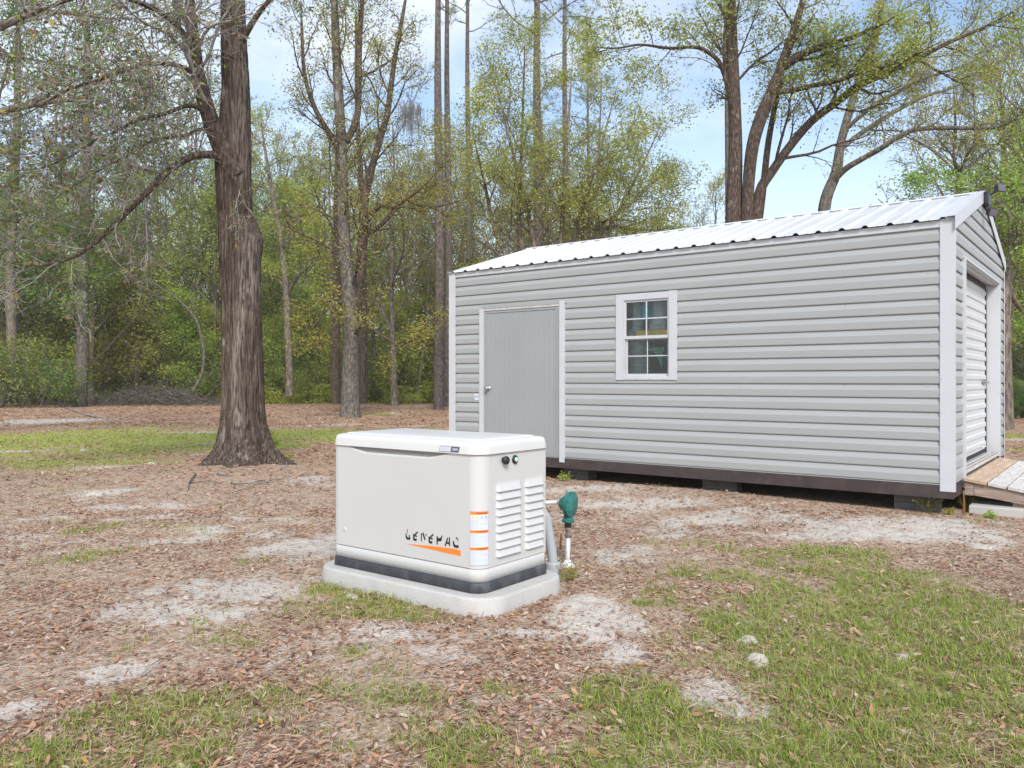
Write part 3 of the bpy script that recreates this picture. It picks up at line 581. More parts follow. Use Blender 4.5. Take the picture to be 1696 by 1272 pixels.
def pine(seed, H=22, r=.19, start=.5, kids=26, lr=.16, per=7):
    rg = np.random.default_rng(seed); br, tips = [], []
    pts, rad = trunk(rg, H, r, lean=.015, wig=.012, end=.25, flare=1.25); br.append((pts, rad, 0))
    SP = [dict(kids=kids, start=start, ang=1.25, lr=lr, taper=.45, rr=.35), dict(n=6, wig=.12, up=.07, kids=6, start=.35, ang=.7, lr=.4, rr=.6), dict(n=4, wig=.18, up=.08, end=.5)]
    spawn(rg, br, tips, pts, rad, H, 0, SP)
    tp = [t[-2:] for t in tips]
    return treemesh('p', br, [leafset(rg, tp, per * 4, .26, .07, .10, -.2, 0, 1, t0=.4)], M['bark_pine'], M['l_pine'], rmin=.012)
def shrub(seed, H=3.0, mat='l_bright', per=10, size=.09, stems=7, spread=.16):
    rg = np.random.default_rng(seed); br, tips = [], []
    SP = [dict(n=6, wig=.12, up=.05, kids=7, start=.15, ang=.6, lr=.42, rr=.6), dict(n=4, wig=.2, up=.04, kids=5, start=.1, ang=.7, lr=.5, rr=.6), dict(n=3, wig=.25, up=0, end=.4)]
    for k in range(stems):
        a = rg.random() * 6.28; s_ = rg.uniform(.15, .6)
        grow(rg, br, tips, np.array([math.cos(a) * .25, math.sin(a) * .25, -.05]), np.array([math.cos(a) * s_, math.sin(a) * s_, 1.0]), H * rg.uniform(.65, 1.05), .025, 0, SP)
    return treemesh('s', br, [leafset(rg, tips, per, size, spread, .55, .1, 0, 1)], M['bark_brown'], M[mat], rmin=.008)
def palmetto(seed):
    rg = np.random.default_rng(seed); mbv, mbf, A = [], [], []; st = []
    for k in range(16):
        a = rg.random() * 6.28; el = rg.uniform(.5, 1.4); L = rg.uniform(.5, 1.0)
        d = np.array([math.cos(a) * math.cos(el), math.sin(a) * math.cos(el), math.sin(el)]); c = d * L
        st.append((np.array([[0, 0, 0], c * .5 + [0, 0, .03], c]), np.array([.012, .01, .008]), 0))
        u = unit(np.cross(d, [0, 0, 1.0])); w = np.cross(u, d); v_ = rg.random()
        for j in range(22):
            t = (j / 21 - .5) * 4.0; dd = unit(d * math.cos(t) * 1.0 + u * math.sin(t) + w * .1); fl = .34 * rg.uniform(.85, 1.1); wd = .022
            q = np.cross(dd, w); tip = c + dd * fl + np.array([0, 0, -.05])
            o_ = len(mbv); mbv += [c, c + dd * fl * .5 + q * wd / 2, tip, c + dd * fl * .5 - q * wd / 2]; mbf.append([o_, o_ + 1, o_ + 2, o_ + 3]); A += [min(1, v_ * .7 + .3 * rg.random())] * 4
    V, Q = tubes(st); return (npmesh('stem', V, Q, M['l_palm'], {'var': np.full(len(V), .5)}), None, npmesh('fans', np.array(mbv), np.array(mbf), M['l_palm'], {'var': np.array(A)}))
T = TEMPL
for i in range(3): T['spring%d' % i] = spring(100 + i, H=14 + i, r=.13 + .02 * i, per=13, kids=17, start=.3, size=.115)
for i in range(3): T['bright%d' % i] = spring(120 + i, H=10 + i, r=.10, mat='l_bright', per=18, kids=20, start=.15, size=.11, lr=.36)
for i in range(3): T['olive%d' % i] = spring(140 + i, H=14.5 + i, r=.17, mat='l_olive', per=14, kids=16, start=.2, lr=.42, size=.10)
for i in range(2): T['dark%d' % i] = spring(160 + i, H=12.5, r=.18, mat='l_dark', per=16, kids=20, start=.16, lr=.40, size=.11, spread=.25)
for i in range(2): T['bare%d' % i] = spring(180 + i, H=13, r=.09, mat='l_olive', bark='bark_grey', per=2, kids=14, start=.3, lr=.34, size=.08)
for i in range(3): T['pine%d' % i] = pine(200 + i, H=22 + 2 * i)
for i in range(2): T['sapling%d' % i] = spring(240 + i, H=7, r=.05, mat=('l_spring', 'l_bright')[i], per=16, kids=24, start=.06, size=.115, lr=.34, spread=.24)
T['shrub0'] = shrub(220); T['shrub1'] = shrub(221, 2.4, 'l_dark'); T['shrub2'] = shrub(222, 2.2, 'l_spring'); T['palm0'] = palmetto(230)
KIND = {'spring': ('spring_tree', 'tree', 'slender tree with fresh yellow-green leaves'), 'bright': ('young_tree', 'tree', 'young tree with bright green leaves'), 'olive': ('oak_tree', 'tree', 'oak with olive budding leaves'),
        'dark': ('evergreen_tree', 'tree', 'dense dark evergreen tree'), 'sapling': ('sapling', 'tree', 'low bushy sapling'), 'bare': ('bare_tree', 'tree', 'thin nearly bare grey tree'), 'pine': ('pine_tree', 'pine', 'tall straight pine'), 'shrub': ('shrub', 'shrub', 'leafy shrub'), 'palm': ('palmetto', 'palmetto', 'low fan-leaved palmetto')}
def zone(px_):
    if px_ < 120: return 'at the far left edge of the wood'
    if px_ < 330: return 'in the wood left of the big trunk'
    if px_ < 520: return 'in the wood between big trunk and flaky grey tree'
    if px_ < 760: return 'in the wood between flaky grey tree and shed'
    if px_ < 1150: return 'rising behind the left half of the shed roof'
    if px_ < 1560: return 'rising behind the right half of the shed roof'
    return 'in the wood right of the shed gable'
PART = {'palm': ('stem', None, 'fans')}
def plant(kind, px_, Y, sc_=1.0, rz=None, label=None, zs=1.0, seed=0):
    base = kind.rstrip('0123456789'); nm, cat, lab = KIND[base]; r_ = random.Random(int(px_ * 13 + Y * 7 + seed))
    X = (px_ - 848) / F * Y; z = float(hgt(X, Y))
    lb = label or (lab + ' ' + zone(px_))
    e = empty(nm, (X, Y, z), r_.uniform(0, 6.28) if rz is None else rz, lb, cat, None if label else lb)
    e.scale = (sc_, sc_, sc_ * zs)
    for me, pn in zip(T[kind], PART.get(base, ('trunk', 'limbs', 'crown'))):
        if me: link(pn, me, e)
    return e

# ---- forest behind: edge at about 43 m, several ranks deep
rf = random.Random(4)
def scatter(kinds, x0, x1, ya, yb, n_, s0, s1, minsep=1.1):
    done = []; tries = 0
    while len(done) < n_ and tries < n_ * 40:
        tries += 1; px_ = rf.uniform(x0, x1); Y = rf.uniform(ya, yb); X = (px_ - 848) / F * Y
        if any((X - a) ** 2 + (Y - b_) ** 2 < minsep ** 2 for a, b_ in done): continue
        done.append((X, Y)); k = rf.choice(kinds); plant(k, px_, Y, rf.uniform(s0, s1))
# tall thin ranks
scatter(['sapling0', 'sapling1', 'sapling0'], 170, 790, 43.4, 48.5, 30, .55, 1.15, 1.0)
scatter(['sapling0', 'sapling1'], -60, 160, 43.4, 50, 7, .6, 1.1, 1.0)
scatter(['sapling0', 'sapling1'], 1600, 1850, 33, 40, 6, .6, 1.1, 1.0)
scatter(['spring0', 'spring1', 'spring2', 'olive0'], -60, 770, 47, 64, 26, .8, 1.15)
scatter(['bright0', 'bright1', 'bright2', 'spring1'], 150, 640, 45, 56, 17, .75, 1.2)
scatter(['bare0', 'bare1', 'spring0'], 60, 800, 44, 58, 7, .8, 1.15)
scatter(['olive0', 'olive1', 'olive2'], 620, 1020, 36, 52, 8, .65, .95)
scatter(['pine0', 'pine1', 'pine2'], 60, 1000, 50, 70, 9, .9, 1.1)
scatter(['dark0', 'dark1'], -150, 200, 40, 52, 7, .8, 1.05, 2)
scatter(['olive1', 'spring2', 'spring0'], 960, 1580, 56, 74, 12, .55, .85)
scatter(['spring1', 'bright0', 'bright1', 'olive2'], 1585, 1900, 34, 50, 12, .8, 1.15)
scatter(['bright0', 'dark0', 'spring2'], -500, -120, 36, 60, 8, .8, 1.1)
scatter(['shrub0', 'shrub2', 'shrub1', 'shrub0'], -60, 780, 43.5, 50, 46, .7, 1.35, .8)
scatter(['shrub1', 'shrub0'], -80, 130, 36, 42, 7, .8, 1.2, .8)
scatter(['shrub0', 'shrub1'], 1640, 1850, 30, 38, 8, .9, 1.3, .8)
scatter(['palm0'], 1655, 1760, 24.5, 29, 7, 1.0, 1.4, .5)
scatter(['olive0', 'olive2', 'spring0'], 770, 1010, 38, 50, 7, .55, .85)
scatter(['sapling0', 'spring1'], 1000, 1560, 50, 60, 9, .75, 1.1)
scatter(['bright0', 'spring1'], 1640, 1760, 27, 34, 4, .7, .95)
# far wood: one mass of leaves and stems closing the view
rg = np.random.default_rng(77); m = 210000
ang = rg.uniform(-1.25, 1.25, m); dist = rg.uniform(66, 105, m); dist = np.where(rng.random(m) < .3, rg.uniform(60, 68, m), dist) if False else dist; X, Y = np.sin(ang) * dist, np.cos(ang) * dist
top = (7.5 + 6.5 * fbm(ang * 9, dist * .05, 3, 4)) * (1 + .55 * np.clip((-.02 - ang) / .1, 0, 1)); hz_ = rg.random(m) ** 1.1; Z = top * hz_
keep = fbm(ang * 60, Z * .45, 8, 4) > .30 + .16 * hz_
X, Y, Z = X[keep], Y[keep], Z[keep]; a2 = rg.uniform(-.75, .1, 60000); d2 = rg.uniform(60, 70, 60000); X = np.append(X, np.sin(a2) * d2); Y = np.append(Y, np.cos(a2) * d2); Z = np.append(Z, (3.2 + 2.5 * fbm(a2 * 14, d2 * .1, 44, 3)) * rg.random(60000)); m = len(X)
d = rg.normal(0, 1, (m, 3)); d /= np.linalg.norm(d, axis=1)[:, None]; q = np.cross(d, rg.normal(0, 1, (m, 3))); q /= np.linalg.norm(q, axis=1)[:, None]
L = rg.uniform(.25, .55, m)[:, None]; c = np.stack([X, Y, Z], 1)
V = np.stack([c, c + d * L * .5 + q * L * .3, c + d * L, c + d * L * .5 - q * L * .3], 1).reshape(-1, 3)
o = link('far_wood', npmesh('far_wood', V, np.arange(4 * m).reshape(-1, 4), M['l_spring'], {'var': np.repeat(np.clip(.75 * fbm(X * .3, Z * .6, 4, 3) + .4 * rg.random(m) - .1, 0, 1), 4)})); props(o, 'far green wood closing the view behind the nearer trees', 'wood', kind='stuff')
br = []
for k in range(170):
    a = rg.uniform(-1.2, 1.2); dd = rg.uniform(60, 95); H = rg.uniform(8, 17) if a < -.04 else rg.uniform(5, 8); x0, y0 = math.sin(a) * dd, math.cos(a) * dd
    p_ = np.array([[x0, y0, -.2]]); 
    for j in range(6): p_ = np.vstack([p_, p_[-1] + [rg.normal(0, .25), rg.normal(0, .25), H / 6]])
    br.append((p_, np.linspace(rg.uniform(.08, .2), .03, 7), 0))
V, Q = tubes(br); o = link('far_trunks', npmesh('far_trunks', V, Q, M['bark_brown'])); props(o, 'many thin far trunks deep in the wood', 'trunks', kind='stuff')
# undergrowth along the wood's edge: ground cover nobody could count
m = 110000; px_ = rg.uniform(-120, 790, m); Y = 42.6 + rg.random(m) ** 1.3 * 9 + 1.2 * fbm(px_ * .012, px_ * 0, 3, 3); X = (px_ - 848) / F * Y
hh = (0.35 + 1.7 * fbm(X * .55, Y * .3, 12, 4)) * np.clip((Y - 42.3) / 1.6, .25, 1); Z = hh * rg.random(m)
k = fbm(X * 1.5, Z * 1.8 + Y, 14, 3) > .40; X, Y, Z, px_ = X[k], Y[k], Z[k], px_[k]; m = len(X)
def quads(X, Y, Z, L0, L1, asp, vz=1.0):
    m = len(X); d = rg.normal(0, 1, (m, 3)) * [1, 1, vz]; d /= np.linalg.norm(d, axis=1)[:, None]; q = np.cross(d, rg.normal(0, 1, (m, 3))); q /= np.linalg.norm(q, axis=1)[:, None]
    L = rg.uniform(L0, L1, m)[:, None]; c = np.stack([X, Y, Z], 1)
    return np.stack([c, c + d * L * .5 + q * L * asp, c + d * L, c + d * L * .5 - q * L * asp], 1).reshape(-1, 3)
o = link('undergrowth', npmesh('undergrowth', quads(X, Y, Z, .07, .15, .28), np.arange(4 * m).reshape(-1, 4), M['l_spring'], {'var': np.repeat(np.clip(-.12 + .75 * fbm(X * .8, Y * .8, 4, 3) * rg.uniform(.6, 1.3, m), 0, .85), 4)})); props(o, 'low tangled undergrowth along the edge of the wood', 'undergrowth', kind='stuff')
# brush pile: bare grey twigs left of the big trunk
br = []
for k in range(1000):
    pxx = rg.normal(255, 75); 
    if pxx > 352 and rg.random() < .8: continue
    yy = rg.uniform(39.5, 43.5); xx = (pxx - 848) / F * yy; hgt_ = .75 * math.exp(-((pxx - 250) / 90) ** 2)
    a = rg.uniform(0, 6.28); L = rg.uniform(.4, 1.6); el = rg.normal(.15, .3); z0 = rg.random() ** 1.5 * hgt_ * 1.2 + .02
    p0 = np.array([xx, yy, z0]); d_ = np.array([math.cos(a) * math.cos(el), math.sin(a) * math.cos(el), math.sin(el)]); pts = [p0]
    for j in range(3): d_ = unit(d_ + rg.normal(0, .22, 3)); pts.append(pts[-1] + d_ * L / 3)
    pts = np.array(pts); pts[:, 2] = np.abs(pts[:, 2]) + .01
    br.append((pts, np.linspace(rg.choice([.008, .012, .02]), .006, 4), 1))
V, Q = tubes(br); o = link('brush_pile', npmesh('brush_pile', V, Q, M['bark_grey'])); props(o, 'long pile of bare grey brush at the edge of the wood', 'brush pile', kind='stuff')

# ---- hero trees with drawn limbs
def limb(path, Y, widths, dY=None, sub=4):
    "path of photo points at a distance, smoothed; widths in photo pixels"
    P_ = [np.array(at(x, y, Y + (dY[i] if dY else 0))) for i, (x, y) in enumerate(path)]; Rr = [w * (Y + (dY[i] if dY else 0)) / F / 2 for i, w in enumerate(widths)]
    ln = np.linalg.norm(P_[-1] - P_[-2]); P_.append(P_[-1] + (P_[-1] - P_[-2]) * min(1.0, 1.2 / ln) + np.array([0, 0, .12])); Rr.append(.12 * Rr[-1])
    pts, rad = [], []
    for i in range(len(P_) - 1):
        p0, p1, p2, p3 = P_[max(i - 1, 0)], P_[i], P_[i + 1], P_[min(i + 2, len(P_) - 1)]
        for j in range(sub):
            t = j / sub; pts.append(.5 * ((2 * p1) + (-p0 + p2) * t + (2 * p0 - 5 * p1 + 4 * p2 - p3) * t * t + (-p0 + 3 * p1 - 3 * p2 + p3) * t ** 3)); rad.append(Rr[i] * (1 - t) + Rr[i + 1] * t)
    pts.append(P_[-1]); rad.append(Rr[-1]); return np.array(pts), np.array(rad)
def hero(name, label, cat, base_xy, Y, mains, SPd, bark, leafm, per, size, spread, seed, kids=8, start=.3, kidsecond=None, vl=0, vh=1, rmin=.006, twig=None, asp=.5, droop=.15, group=None):
    rg = np.random.default_rng(seed); bx = (base_xy - 848) / F * Y; org = np.array([bx, Y, float(hgt(bx, Y))])
    e = empty(name, tuple(org), 0, label, cat, group); br, tips = [], []
    for i, (pts, rad, kd) in enumerate(mains):
        pts = pts - org; br.append((pts, rad, 0 if i == 0 else 1)); L = np.linalg.norm(np.diff(pts, axis=0), axis=1).sum()
        if kd: spawn(rg, br, tips, pts, rad, min(L, 7), 0, SPd, kids=kd[0], start=kd[1])
    mt = treemesh(name, br, [leafset(rg, tips, per, size, spread, asp, droop, vl, vh)] if per else None, bark, leafm, rmin=rmin, twig=twig)
    for me, pn in zip(mt, ('trunk', 'limbs', 'crown')):
        if me: link(pn, me, e)
    return e, br, tips, org
SPH = [dict(kids=8, start=.3, ang=.75, lr=.33, taper=.4, rr=.45), dict(n=7, wig=.15, up=.04, kids=6, start=.2, ang=.65, lr=.48, rr=.6), dict(n=5, wig=.2, up=.03, kids=4, start=.15, ang=.6, lr=.5, rr=.6), dict(n=4, wig=.25, up=0, end=.4)]
# flaky grey tree with two stems, 27 m off
Y1 = 28.0
hero('forked_tree', 'tall forked tree with flaky grey bark standing alone on the lawn left of the shed', 'tree', 580, Y1, [
    (*limb([(580, 692), (580, 660), (581, 600), (581, 540), (577, 480), (572, 420), (568, 340), (566, 250), (561, 160), (556, 60), (552, -60)], Y1, [36, 30, 27, 26, 25, 21, 18, 17, 16, 14, 10]), (20, .3)),
    (*limb([(583, 545), (590, 500), (596, 460), (601, 400), (604, 330), (614, 285), (628, 235), (641, 190), (648, 140), (655, 90), (668, 20)], Y1, [18, 18, 18, 16, 14, 12, 11, 10, 9, 8, 6], [.0, .1, .2, .3, .4, .5, .6, .7, .8, .9, 1]), (18, .25)),
    (*limb([(567, 262), (552, 232), (536, 206), (522, 180), (508, 140), (502, 100), (500, 50)], Y1, [12, 10, 9, 8, 7, 6, 5], [0, -.2, -.4, -.6, -.8, -1, -1]), (7, .2)),
    (*limb([(573, 235), (586, 210), (593, 180), (594, 120), (596, 60), (600, 0)], Y1, [13, 12, 11, 10, 9, 7], [0, .2, .4, .5, .5, .5]), (6, .3)),
    (*limb([(604, 372), (630, 340), (650, 345), (680, 325), (700, 310)], Y1, [9, 8, 6, 5, 3], [0, -.3, -.6, -.9, -1]), (6, .2)),
    (*limb([(606, 390), (628, 375), (650, 352), (668, 332), (706, 343), (735, 340)], Y1, [8, 7, 7, 6, 5, 3], [.5, .8, 1, 1.2, 1.4, 1.6]), (6, .2)),
    (*limb([(584, 560), (600, 540), (640, 560), (660, 572), (690, 560)], Y1, [7, 6, 5, 4, 3], [0, -.5, -.8, -1, -1]), (7, .1)),
    (*limb([(577, 520), (560, 500), (540, 515), (520, 540)], Y1, [6, 5, 4, 3], [0, -.6, -1, -1.2]), (7, .1))],
    SPH, M['bark_grey'], M['l_olive'], 11, .085, .2, 31, twig=M['bark_oak'], rmin=.008, vl=.15, vh=.9)
# companion stems just behind
Y2 = 33.0
hero('dark_stemmed_tree', 'straight dark stem rising right behind the flaky grey tree on its left', 'tree', 556, Y2, [
    (*limb([(556, 668), (556, 600), (557, 500), (558, 400), (560, 300), (562, 200), (560, 60)], Y2, [16, 14, 14, 14, 13, 10, 6]), (12, .4))], SPH, M['bark_oak'], M['l_spring'], 9, .09, .2, 32, rmin=.008)
hero('dark_stemmed_tree', 'straight dark stem rising right behind the flaky grey tree on its right', 'tree', 602, 36, [
    (*limb([(602, 668), (602, 600), (603, 500), (600, 400), (598, 300), (592, 200), (590, 60)], 36, [13, 12, 11, 10, 9, 8, 5]), (12, .4))], SPH, M['bark_oak'], M['l_spring'], 9, .09, .2, 33, rmin=.008)
# slim crooked tree between
hero('crooked_tree', 'slim dark crooked tree with spreading limbs between the big trunk and the forked tree', 'tree', 480, 40, [
    (*limb([(480, 655), (479, 600), (476, 540), (475, 490), (470, 440), (465, 390), (455, 340), (446, 290), (438, 240)], 40, [13, 12, 11, 11, 10, 8, 7, 6, 4]), (10, .45)),
    (*limb([(476, 492), (485, 470), (500, 450), (515, 435), (522, 400)], 40, [7, 6, 5, 4, 3], [0, -.4, -.8, -1, -1]), (8, .2)),
    (*limb([(474, 480), (460, 462), (445, 450), (435, 440)], 40, [5, 4, 3, 2], [0, .4, .7, 1]), (6, .2)),
    (*limb([(468, 420), (478, 390), (494, 365), (506, 340)], 40, [5, 4, 4, 2], [0, .4, .7, 1]), (6, .2))], SPH, M['bark_brown'], M['l_bright'], 12, .09, .2, 34, rmin=.01)
# leaning pale snag left of the trunk
hero('leaning_tree', 'thin pale trunk arching over to the left in the wood beside the brush pile', 'tree', 320, 42, [
    (*limb([(320, 648), (334, 620), (338, 590), (334, 560), (325, 530), (305, 505), (280, 485), (250, 466)], 42, [6, 6, 5, 4.5, 4, 3, 2.5, 1.5]), (4, .5))], SPH, M['bark_grey'], M['l_olive'], 1, .07, .1, 35, rmin=.01)
# tree standing in the dark foliage
hero('grey_trunk_tree', 'stout grey trunk with dense dark foliage at the left edge of the wood', 'tree', 134, 39, [
    (*limb([(133, 674), (134, 640), (136, 600), (137, 540), (137, 480), (139, 400), (141, 300), (143, 180), (145, 60)], 39, [24, 20, 19, 18, 17, 17, 16, 13, 9]), (26, .28))],
    SPH, M['bark_grey'], M['l_dark'], 13, .12, .24, 36, rmin=.008)
hero('dark_trunk_tree', 'dark trunk with dense foliage leftmost at the edge of the wood', 'tree', 18, 40, [
    (*limb([(20, 668), (21, 600), (19, 520), (17, 440), (22, 340), (28, 220), (30, 60)], 40, [18, 16, 16, 15, 13, 12, 8]), (26, .25))],
    SPH, M['bark_brown'], M['l_dark'], 13, .12, .24, 37, rmin=.008)
# nearer evergreen whose boughs hang in from the left
hero('evergreen_oak', 'evergreen tree whose leafy boughs hang into the view at the upper left', 'tree', -170, 17, [
    (*limb([(-170, 730), (-168, 600), (-160, 400), (-150, 200), (-140, 0), (-130, -300)], 17, [60, 46, 42, 38, 32, 20]), (10, .5)),
    (*limb([(-158, 300), (-90, 230), (-10, 190), (70, 170), (150, 165), (210, 180)], 17, [20, 17, 13, 10, 7, 3], [0, -.4, -.8, -1, -1, -1]), (14, .15)),
    (*limb([(-160, 430), (-100, 380), (-30, 360), (50, 370), (110, 390)], 17, [16, 13, 10, 7, 3], [0, .4, .8, 1.2, 1.5]), (13, .15)),
    (*limb([(-152, 200), (-100, 100), (-20, 50), (80, 20), (180, 30)], 17, [20, 16, 12, 9, 4], [0, .4, .8, 1.2, 1.5]), (13, .15))],
    [dict(SPH[0], lr=.30)] + SPH[1:], M['bark_brown'], M['l_dark'], 13, .085, .15, 38, rmin=.005, asp=.34, droop=.5, vl=0.05)
# pines seen over the shed and left of it
def heropine(px_, Y, ybase, w, label, seed, s0=.45, kids=26, top=-60):
    pt = limb([(px_, ybase), (px_ + 2, 500), (px_ + 1, 300), (px_ - 1, 120), (px_, top)], Y, [w * 1.15, w, w * .9, w * .7, w * .45])
    SP = [dict(kids=kids, start=s0, ang=1.2, lr=.24, taper=.3, rr=.3), dict(n=6, wig=.13, up=.06, kids=6, start=.3, ang=.7, lr=.42, rr=.6), dict(n=4, wig=.18, up=.06, end=.5)]
    rg = np.random.default_rng(seed); bx = (px_ - 848) / F * Y; org = np.array([bx, Y, float(hgt(bx, Y))])
    e = empty('pine_tree', tuple(org), 0, label, 'pine'); br, tips = [], []; pts = pt[0] - org; pts[0][2] = -.1; br.append((pts, pt[1], 0)); spawn(rg, br, tips, pts, pt[1], 12, 0, SP)
    mt = treemesh('pine', br, [leafset(rg, [t[-2:] for t in tips], 24, .23, .06, .10, -.2, 0, 1, t0=.3)], M['bark_pine'], M['l_pine'], rmin=.009)
    for me, pn in zip(mt, ('trunk', 'limbs', 'crown')): link(pn, me, e)
heropine(890, 31, 684, 17, 'tall pine with a straight purplish trunk rising behind the left half of the shed', 51, .66, 24)
heropine(726, 35, 678, 16, 'tall pine second to the left of the shed corner', 52, .70, 18)
heropine(741, 39, 673, 12, 'thin pine trunk rising just left of the shed corner', 53, .78, 14)
heropine(775, 44, 670, 10, 'thin pine rising behind the far end of the shed roof', 54, .66, 20)
heropine(936, 42, 670, 11, 'slim pine right of the purplish pine behind the shed', 55, .62, 22)
heropine(1205, 38, 674, 11, 'pine partly hidden by the stout dark trunks behind the shed', 56, .60, 22)
# many-stemmed budding oak behind the far end of the shed
rg0 = random.Random(9); ms = []
for (x0, x1, x2, ytop) in ((905, 880, 838, 210), (915, 930, 945, 150), (910, 990, 1050, 330), (900, 820, 790, 250), (920, 1010, 1075, 250), (908, 955, 1010, 190), (905, 860, 868, 120), (915, 1000, 1090, 380)):
    ms.append((*limb([(x0, 560 if len(ms) else 700), ((x0 + x1) / 2, 470), (x1, 380), ((x1 + x2) / 2, (380 + ytop) / 2), (x2, ytop)], 27, [14, 11, 8, 5, 3], [0, .3, .8, 1.2 * rg0.uniform(-1, 1), 2 * rg0.uniform(-1, 1)]), (11, .25)))
hero('spreading_oak', 'many-stemmed oak with olive budding leaves spreading over the far end of the shed roof', 'tree', 908, 27, ms, SPH, M['bark_brown'], M['l_olive'], 24, .08, .2, 61, rmin=.006)
# stout oak with three dark stems behind the shed
Y3 = 19.5
hero('stout_oak', 'stout dark oak of several stems with long limbs reaching right above the shed roof', 'tree', 1225, Y3, [
    (*limb([(1222, 712), (1222, 560), (1216, 440), (1215, 350), (1218, 260), (1217, 190), (1214, 120), (1212, 60), (1210, -60)], Y3, [40, 32, 28, 27, 23, 21, 20, 18, 12]), (16, .55)),
    (*limb([(1228, 480), (1236, 380), (1240, 300), (1247, 240), (1262, 190), (1282, 145), (1298, 100), (1312, 60), (1330, 0)], Y3, [20, 21, 21, 22, 22, 20, 17, 15, 10], [0, -.1, -.2, -.3, -.4, -.5, -.6, -.7, -.8]), (8, .5)),
    (*limb([(1294, 112), (1325, 92), (1352, 80), (1385, 71), (1440, 50)], Y3, [16, 14, 11, 9, 6], [-.6, -.8, -1, -1.2, -1.4]), (11, .1)),
    (*limb([(1235, 500), (1248, 400), (1258, 320), (1278, 285), (1310, 240), (1345, 200), (1385, 170), (1425, 140), (1470, 120), (1520, 96), (1570, 71), (1640, 40)], Y3, [20, 20, 18, 16, 15, 14, 13, 13, 11, 9, 7, 4], [.2, .2, .2, .1, -.1, -.3, -.5, -.7, -.9, -1.1, -1.3, -1.5]), (22, .25)),
    (*limb([(1250, 420), (1262, 330), (1272, 240), (1283, 180), (1290, 150)], Y3, [13, 12, 11, 9, 7], [.6, .7, .8, .8, .8]), (6, .4)),
    (*limb([(1280, 152), (1310, 150), (1350, 141), (1390, 133), (1430, 118), (1470, 110)], Y3, [10, 9, 8, 8, 7, 5], [-.5, -.7, -.9, -1.1, -1.3, -1.4]), (8, .25)),
    (*limb([(1212, 170), (1195, 110), (1175, 88), (1150, 78), (1110, 80), (1060, 74), (1020, 80)], Y3, [9, 8, 7, 6, 5, 4, 3], [-.2, -.5, -.8, -1, -1.2, -1.4, -1.6]), (8, .3))],
    [dict(SPH[0], lr=.26)] + SPH[1:], M['bark_oak'], M['l_olive'], 14, .07, .17, 62, rmin=.005, vl=.1, vh=.85)
Y4 = 24.0
hero('leaning_oak', 'slimmer grey-brown oak curving up right of the stout oak with limbs sweeping right', 'tree', 1372, Y4, [
    (*limb([(1366, 698), (1366, 500), (1364, 380), (1368, 330), (1385, 285), (1392, 240), (1405, 190), (1420, 140), (1435, 100), (1450, 60), (1465, -20)], Y4, [22, 22, 21, 19, 17, 14, 13, 11, 10, 9, 6]), (9, .5)),
    (*limb([(1376, 305), (1400, 280), (1430, 262), (1460, 245), (1490, 225), (1520, 214), (1570, 212), (1640, 212), (1675, 200), (1705, 178)], Y4, [11, 10, 9, 9, 8, 8, 7, 6, 5, 4], [0, -.4, -.8, -1.2, -1.5, -1.7, -1.9, -2.1, -2.3, -2.4]), (10, .25)),
    (*limb([(1395, 245), (1420, 225), (1450, 205), (1490, 180), (1530, 160), (1570, 148), (1610, 130)], Y4, [9, 8, 8, 7, 6, 5, 3], [0, .3, .6, .9, 1.2, 1.4, 1.6]), (10, .2)),
    (*limb([(1400, 215), (1440, 180), (1490, 150), (1530, 130), (1580, 115)], Y4, [7, 7, 6, 5, 3], [0, -.3, -.6, -.9, -1.2]), (9, .2))],
    [dict(SPH[0], lr=.24)] + SPH[1:], M['bark_grey'], M['l_olive'], 11, .07, .15, 63, rmin=.006, vl=.2, vh=.95)
hero('bare_crowned_tree', 'small grey tree with bare upright twigs just behind the shed ridge at the right', 'tree', 1592, 22, [
    (*limb([(1592, 706), (1591, 450), (1590, 300), (1592, 290)], 22, [14, 13, 12, 11]), (4, .8)),
    (*limb([(1591, 300), (1580, 260), (1583, 220), (1580, 160)], 22, [6, 5, 4, 2], [0, .2, .3, .4]), (6, .2)),
    (*limb([(1592, 296), (1600, 260), (1615, 230), (1612, 150)], 22, [6, 5, 4, 2], [0, -.2, -.3, -.4]), (6, .2)),
    (*limb([(1590, 292), (1560, 262), (1530, 240), (1500, 225)], 22, [5, 4, 3, 2], [0, -.2, -.3, -.4]), (5, .2)),
    (*limb([(1592, 292), (1620, 262), (1650, 240), (1680, 225)], 22, [5, 4, 3, 2], [0, .2, .3, .4]), (5, .2))], [dict(SPH[0], lr=.2)] + SPH[1:], M['bark_grey'], M['l_spring'], 1, .06, .1, 64, rmin=.005)
hero('feathery_tree', 'tree with feathery bright green foliage right of the shed gable', 'tree', 1700, 21, [
    (*limb([(1668, 712), (1664, 560), (1668, 460), (1685, 400), (1700, 340), (1712, 240), (1715, 100)], 21, [22, 19, 17, 14, 12, 10, 7]), (12, .3)),
    (*limb([(1668, 470), (1682, 500), (1700, 520), (1730, 545)], 21, [9, 8, 6, 4], [0, .4, .6, .8]), (6, .2)),
    (*limb([(1672, 440), (1700, 420), (1730, 380)], 21, [9, 7, 5], [0, -.4, -.6]), (6, .2)),
    (*limb([(1690, 390), (1660, 340), (1620, 315), (1570, 310)], 21, [8, 6, 4, 2], [0, .4, .8, 1]), (9, .2))], SPH, M['bark_brown'], M['l_bright'], 13, .08, .16, 65, rmin=.006)

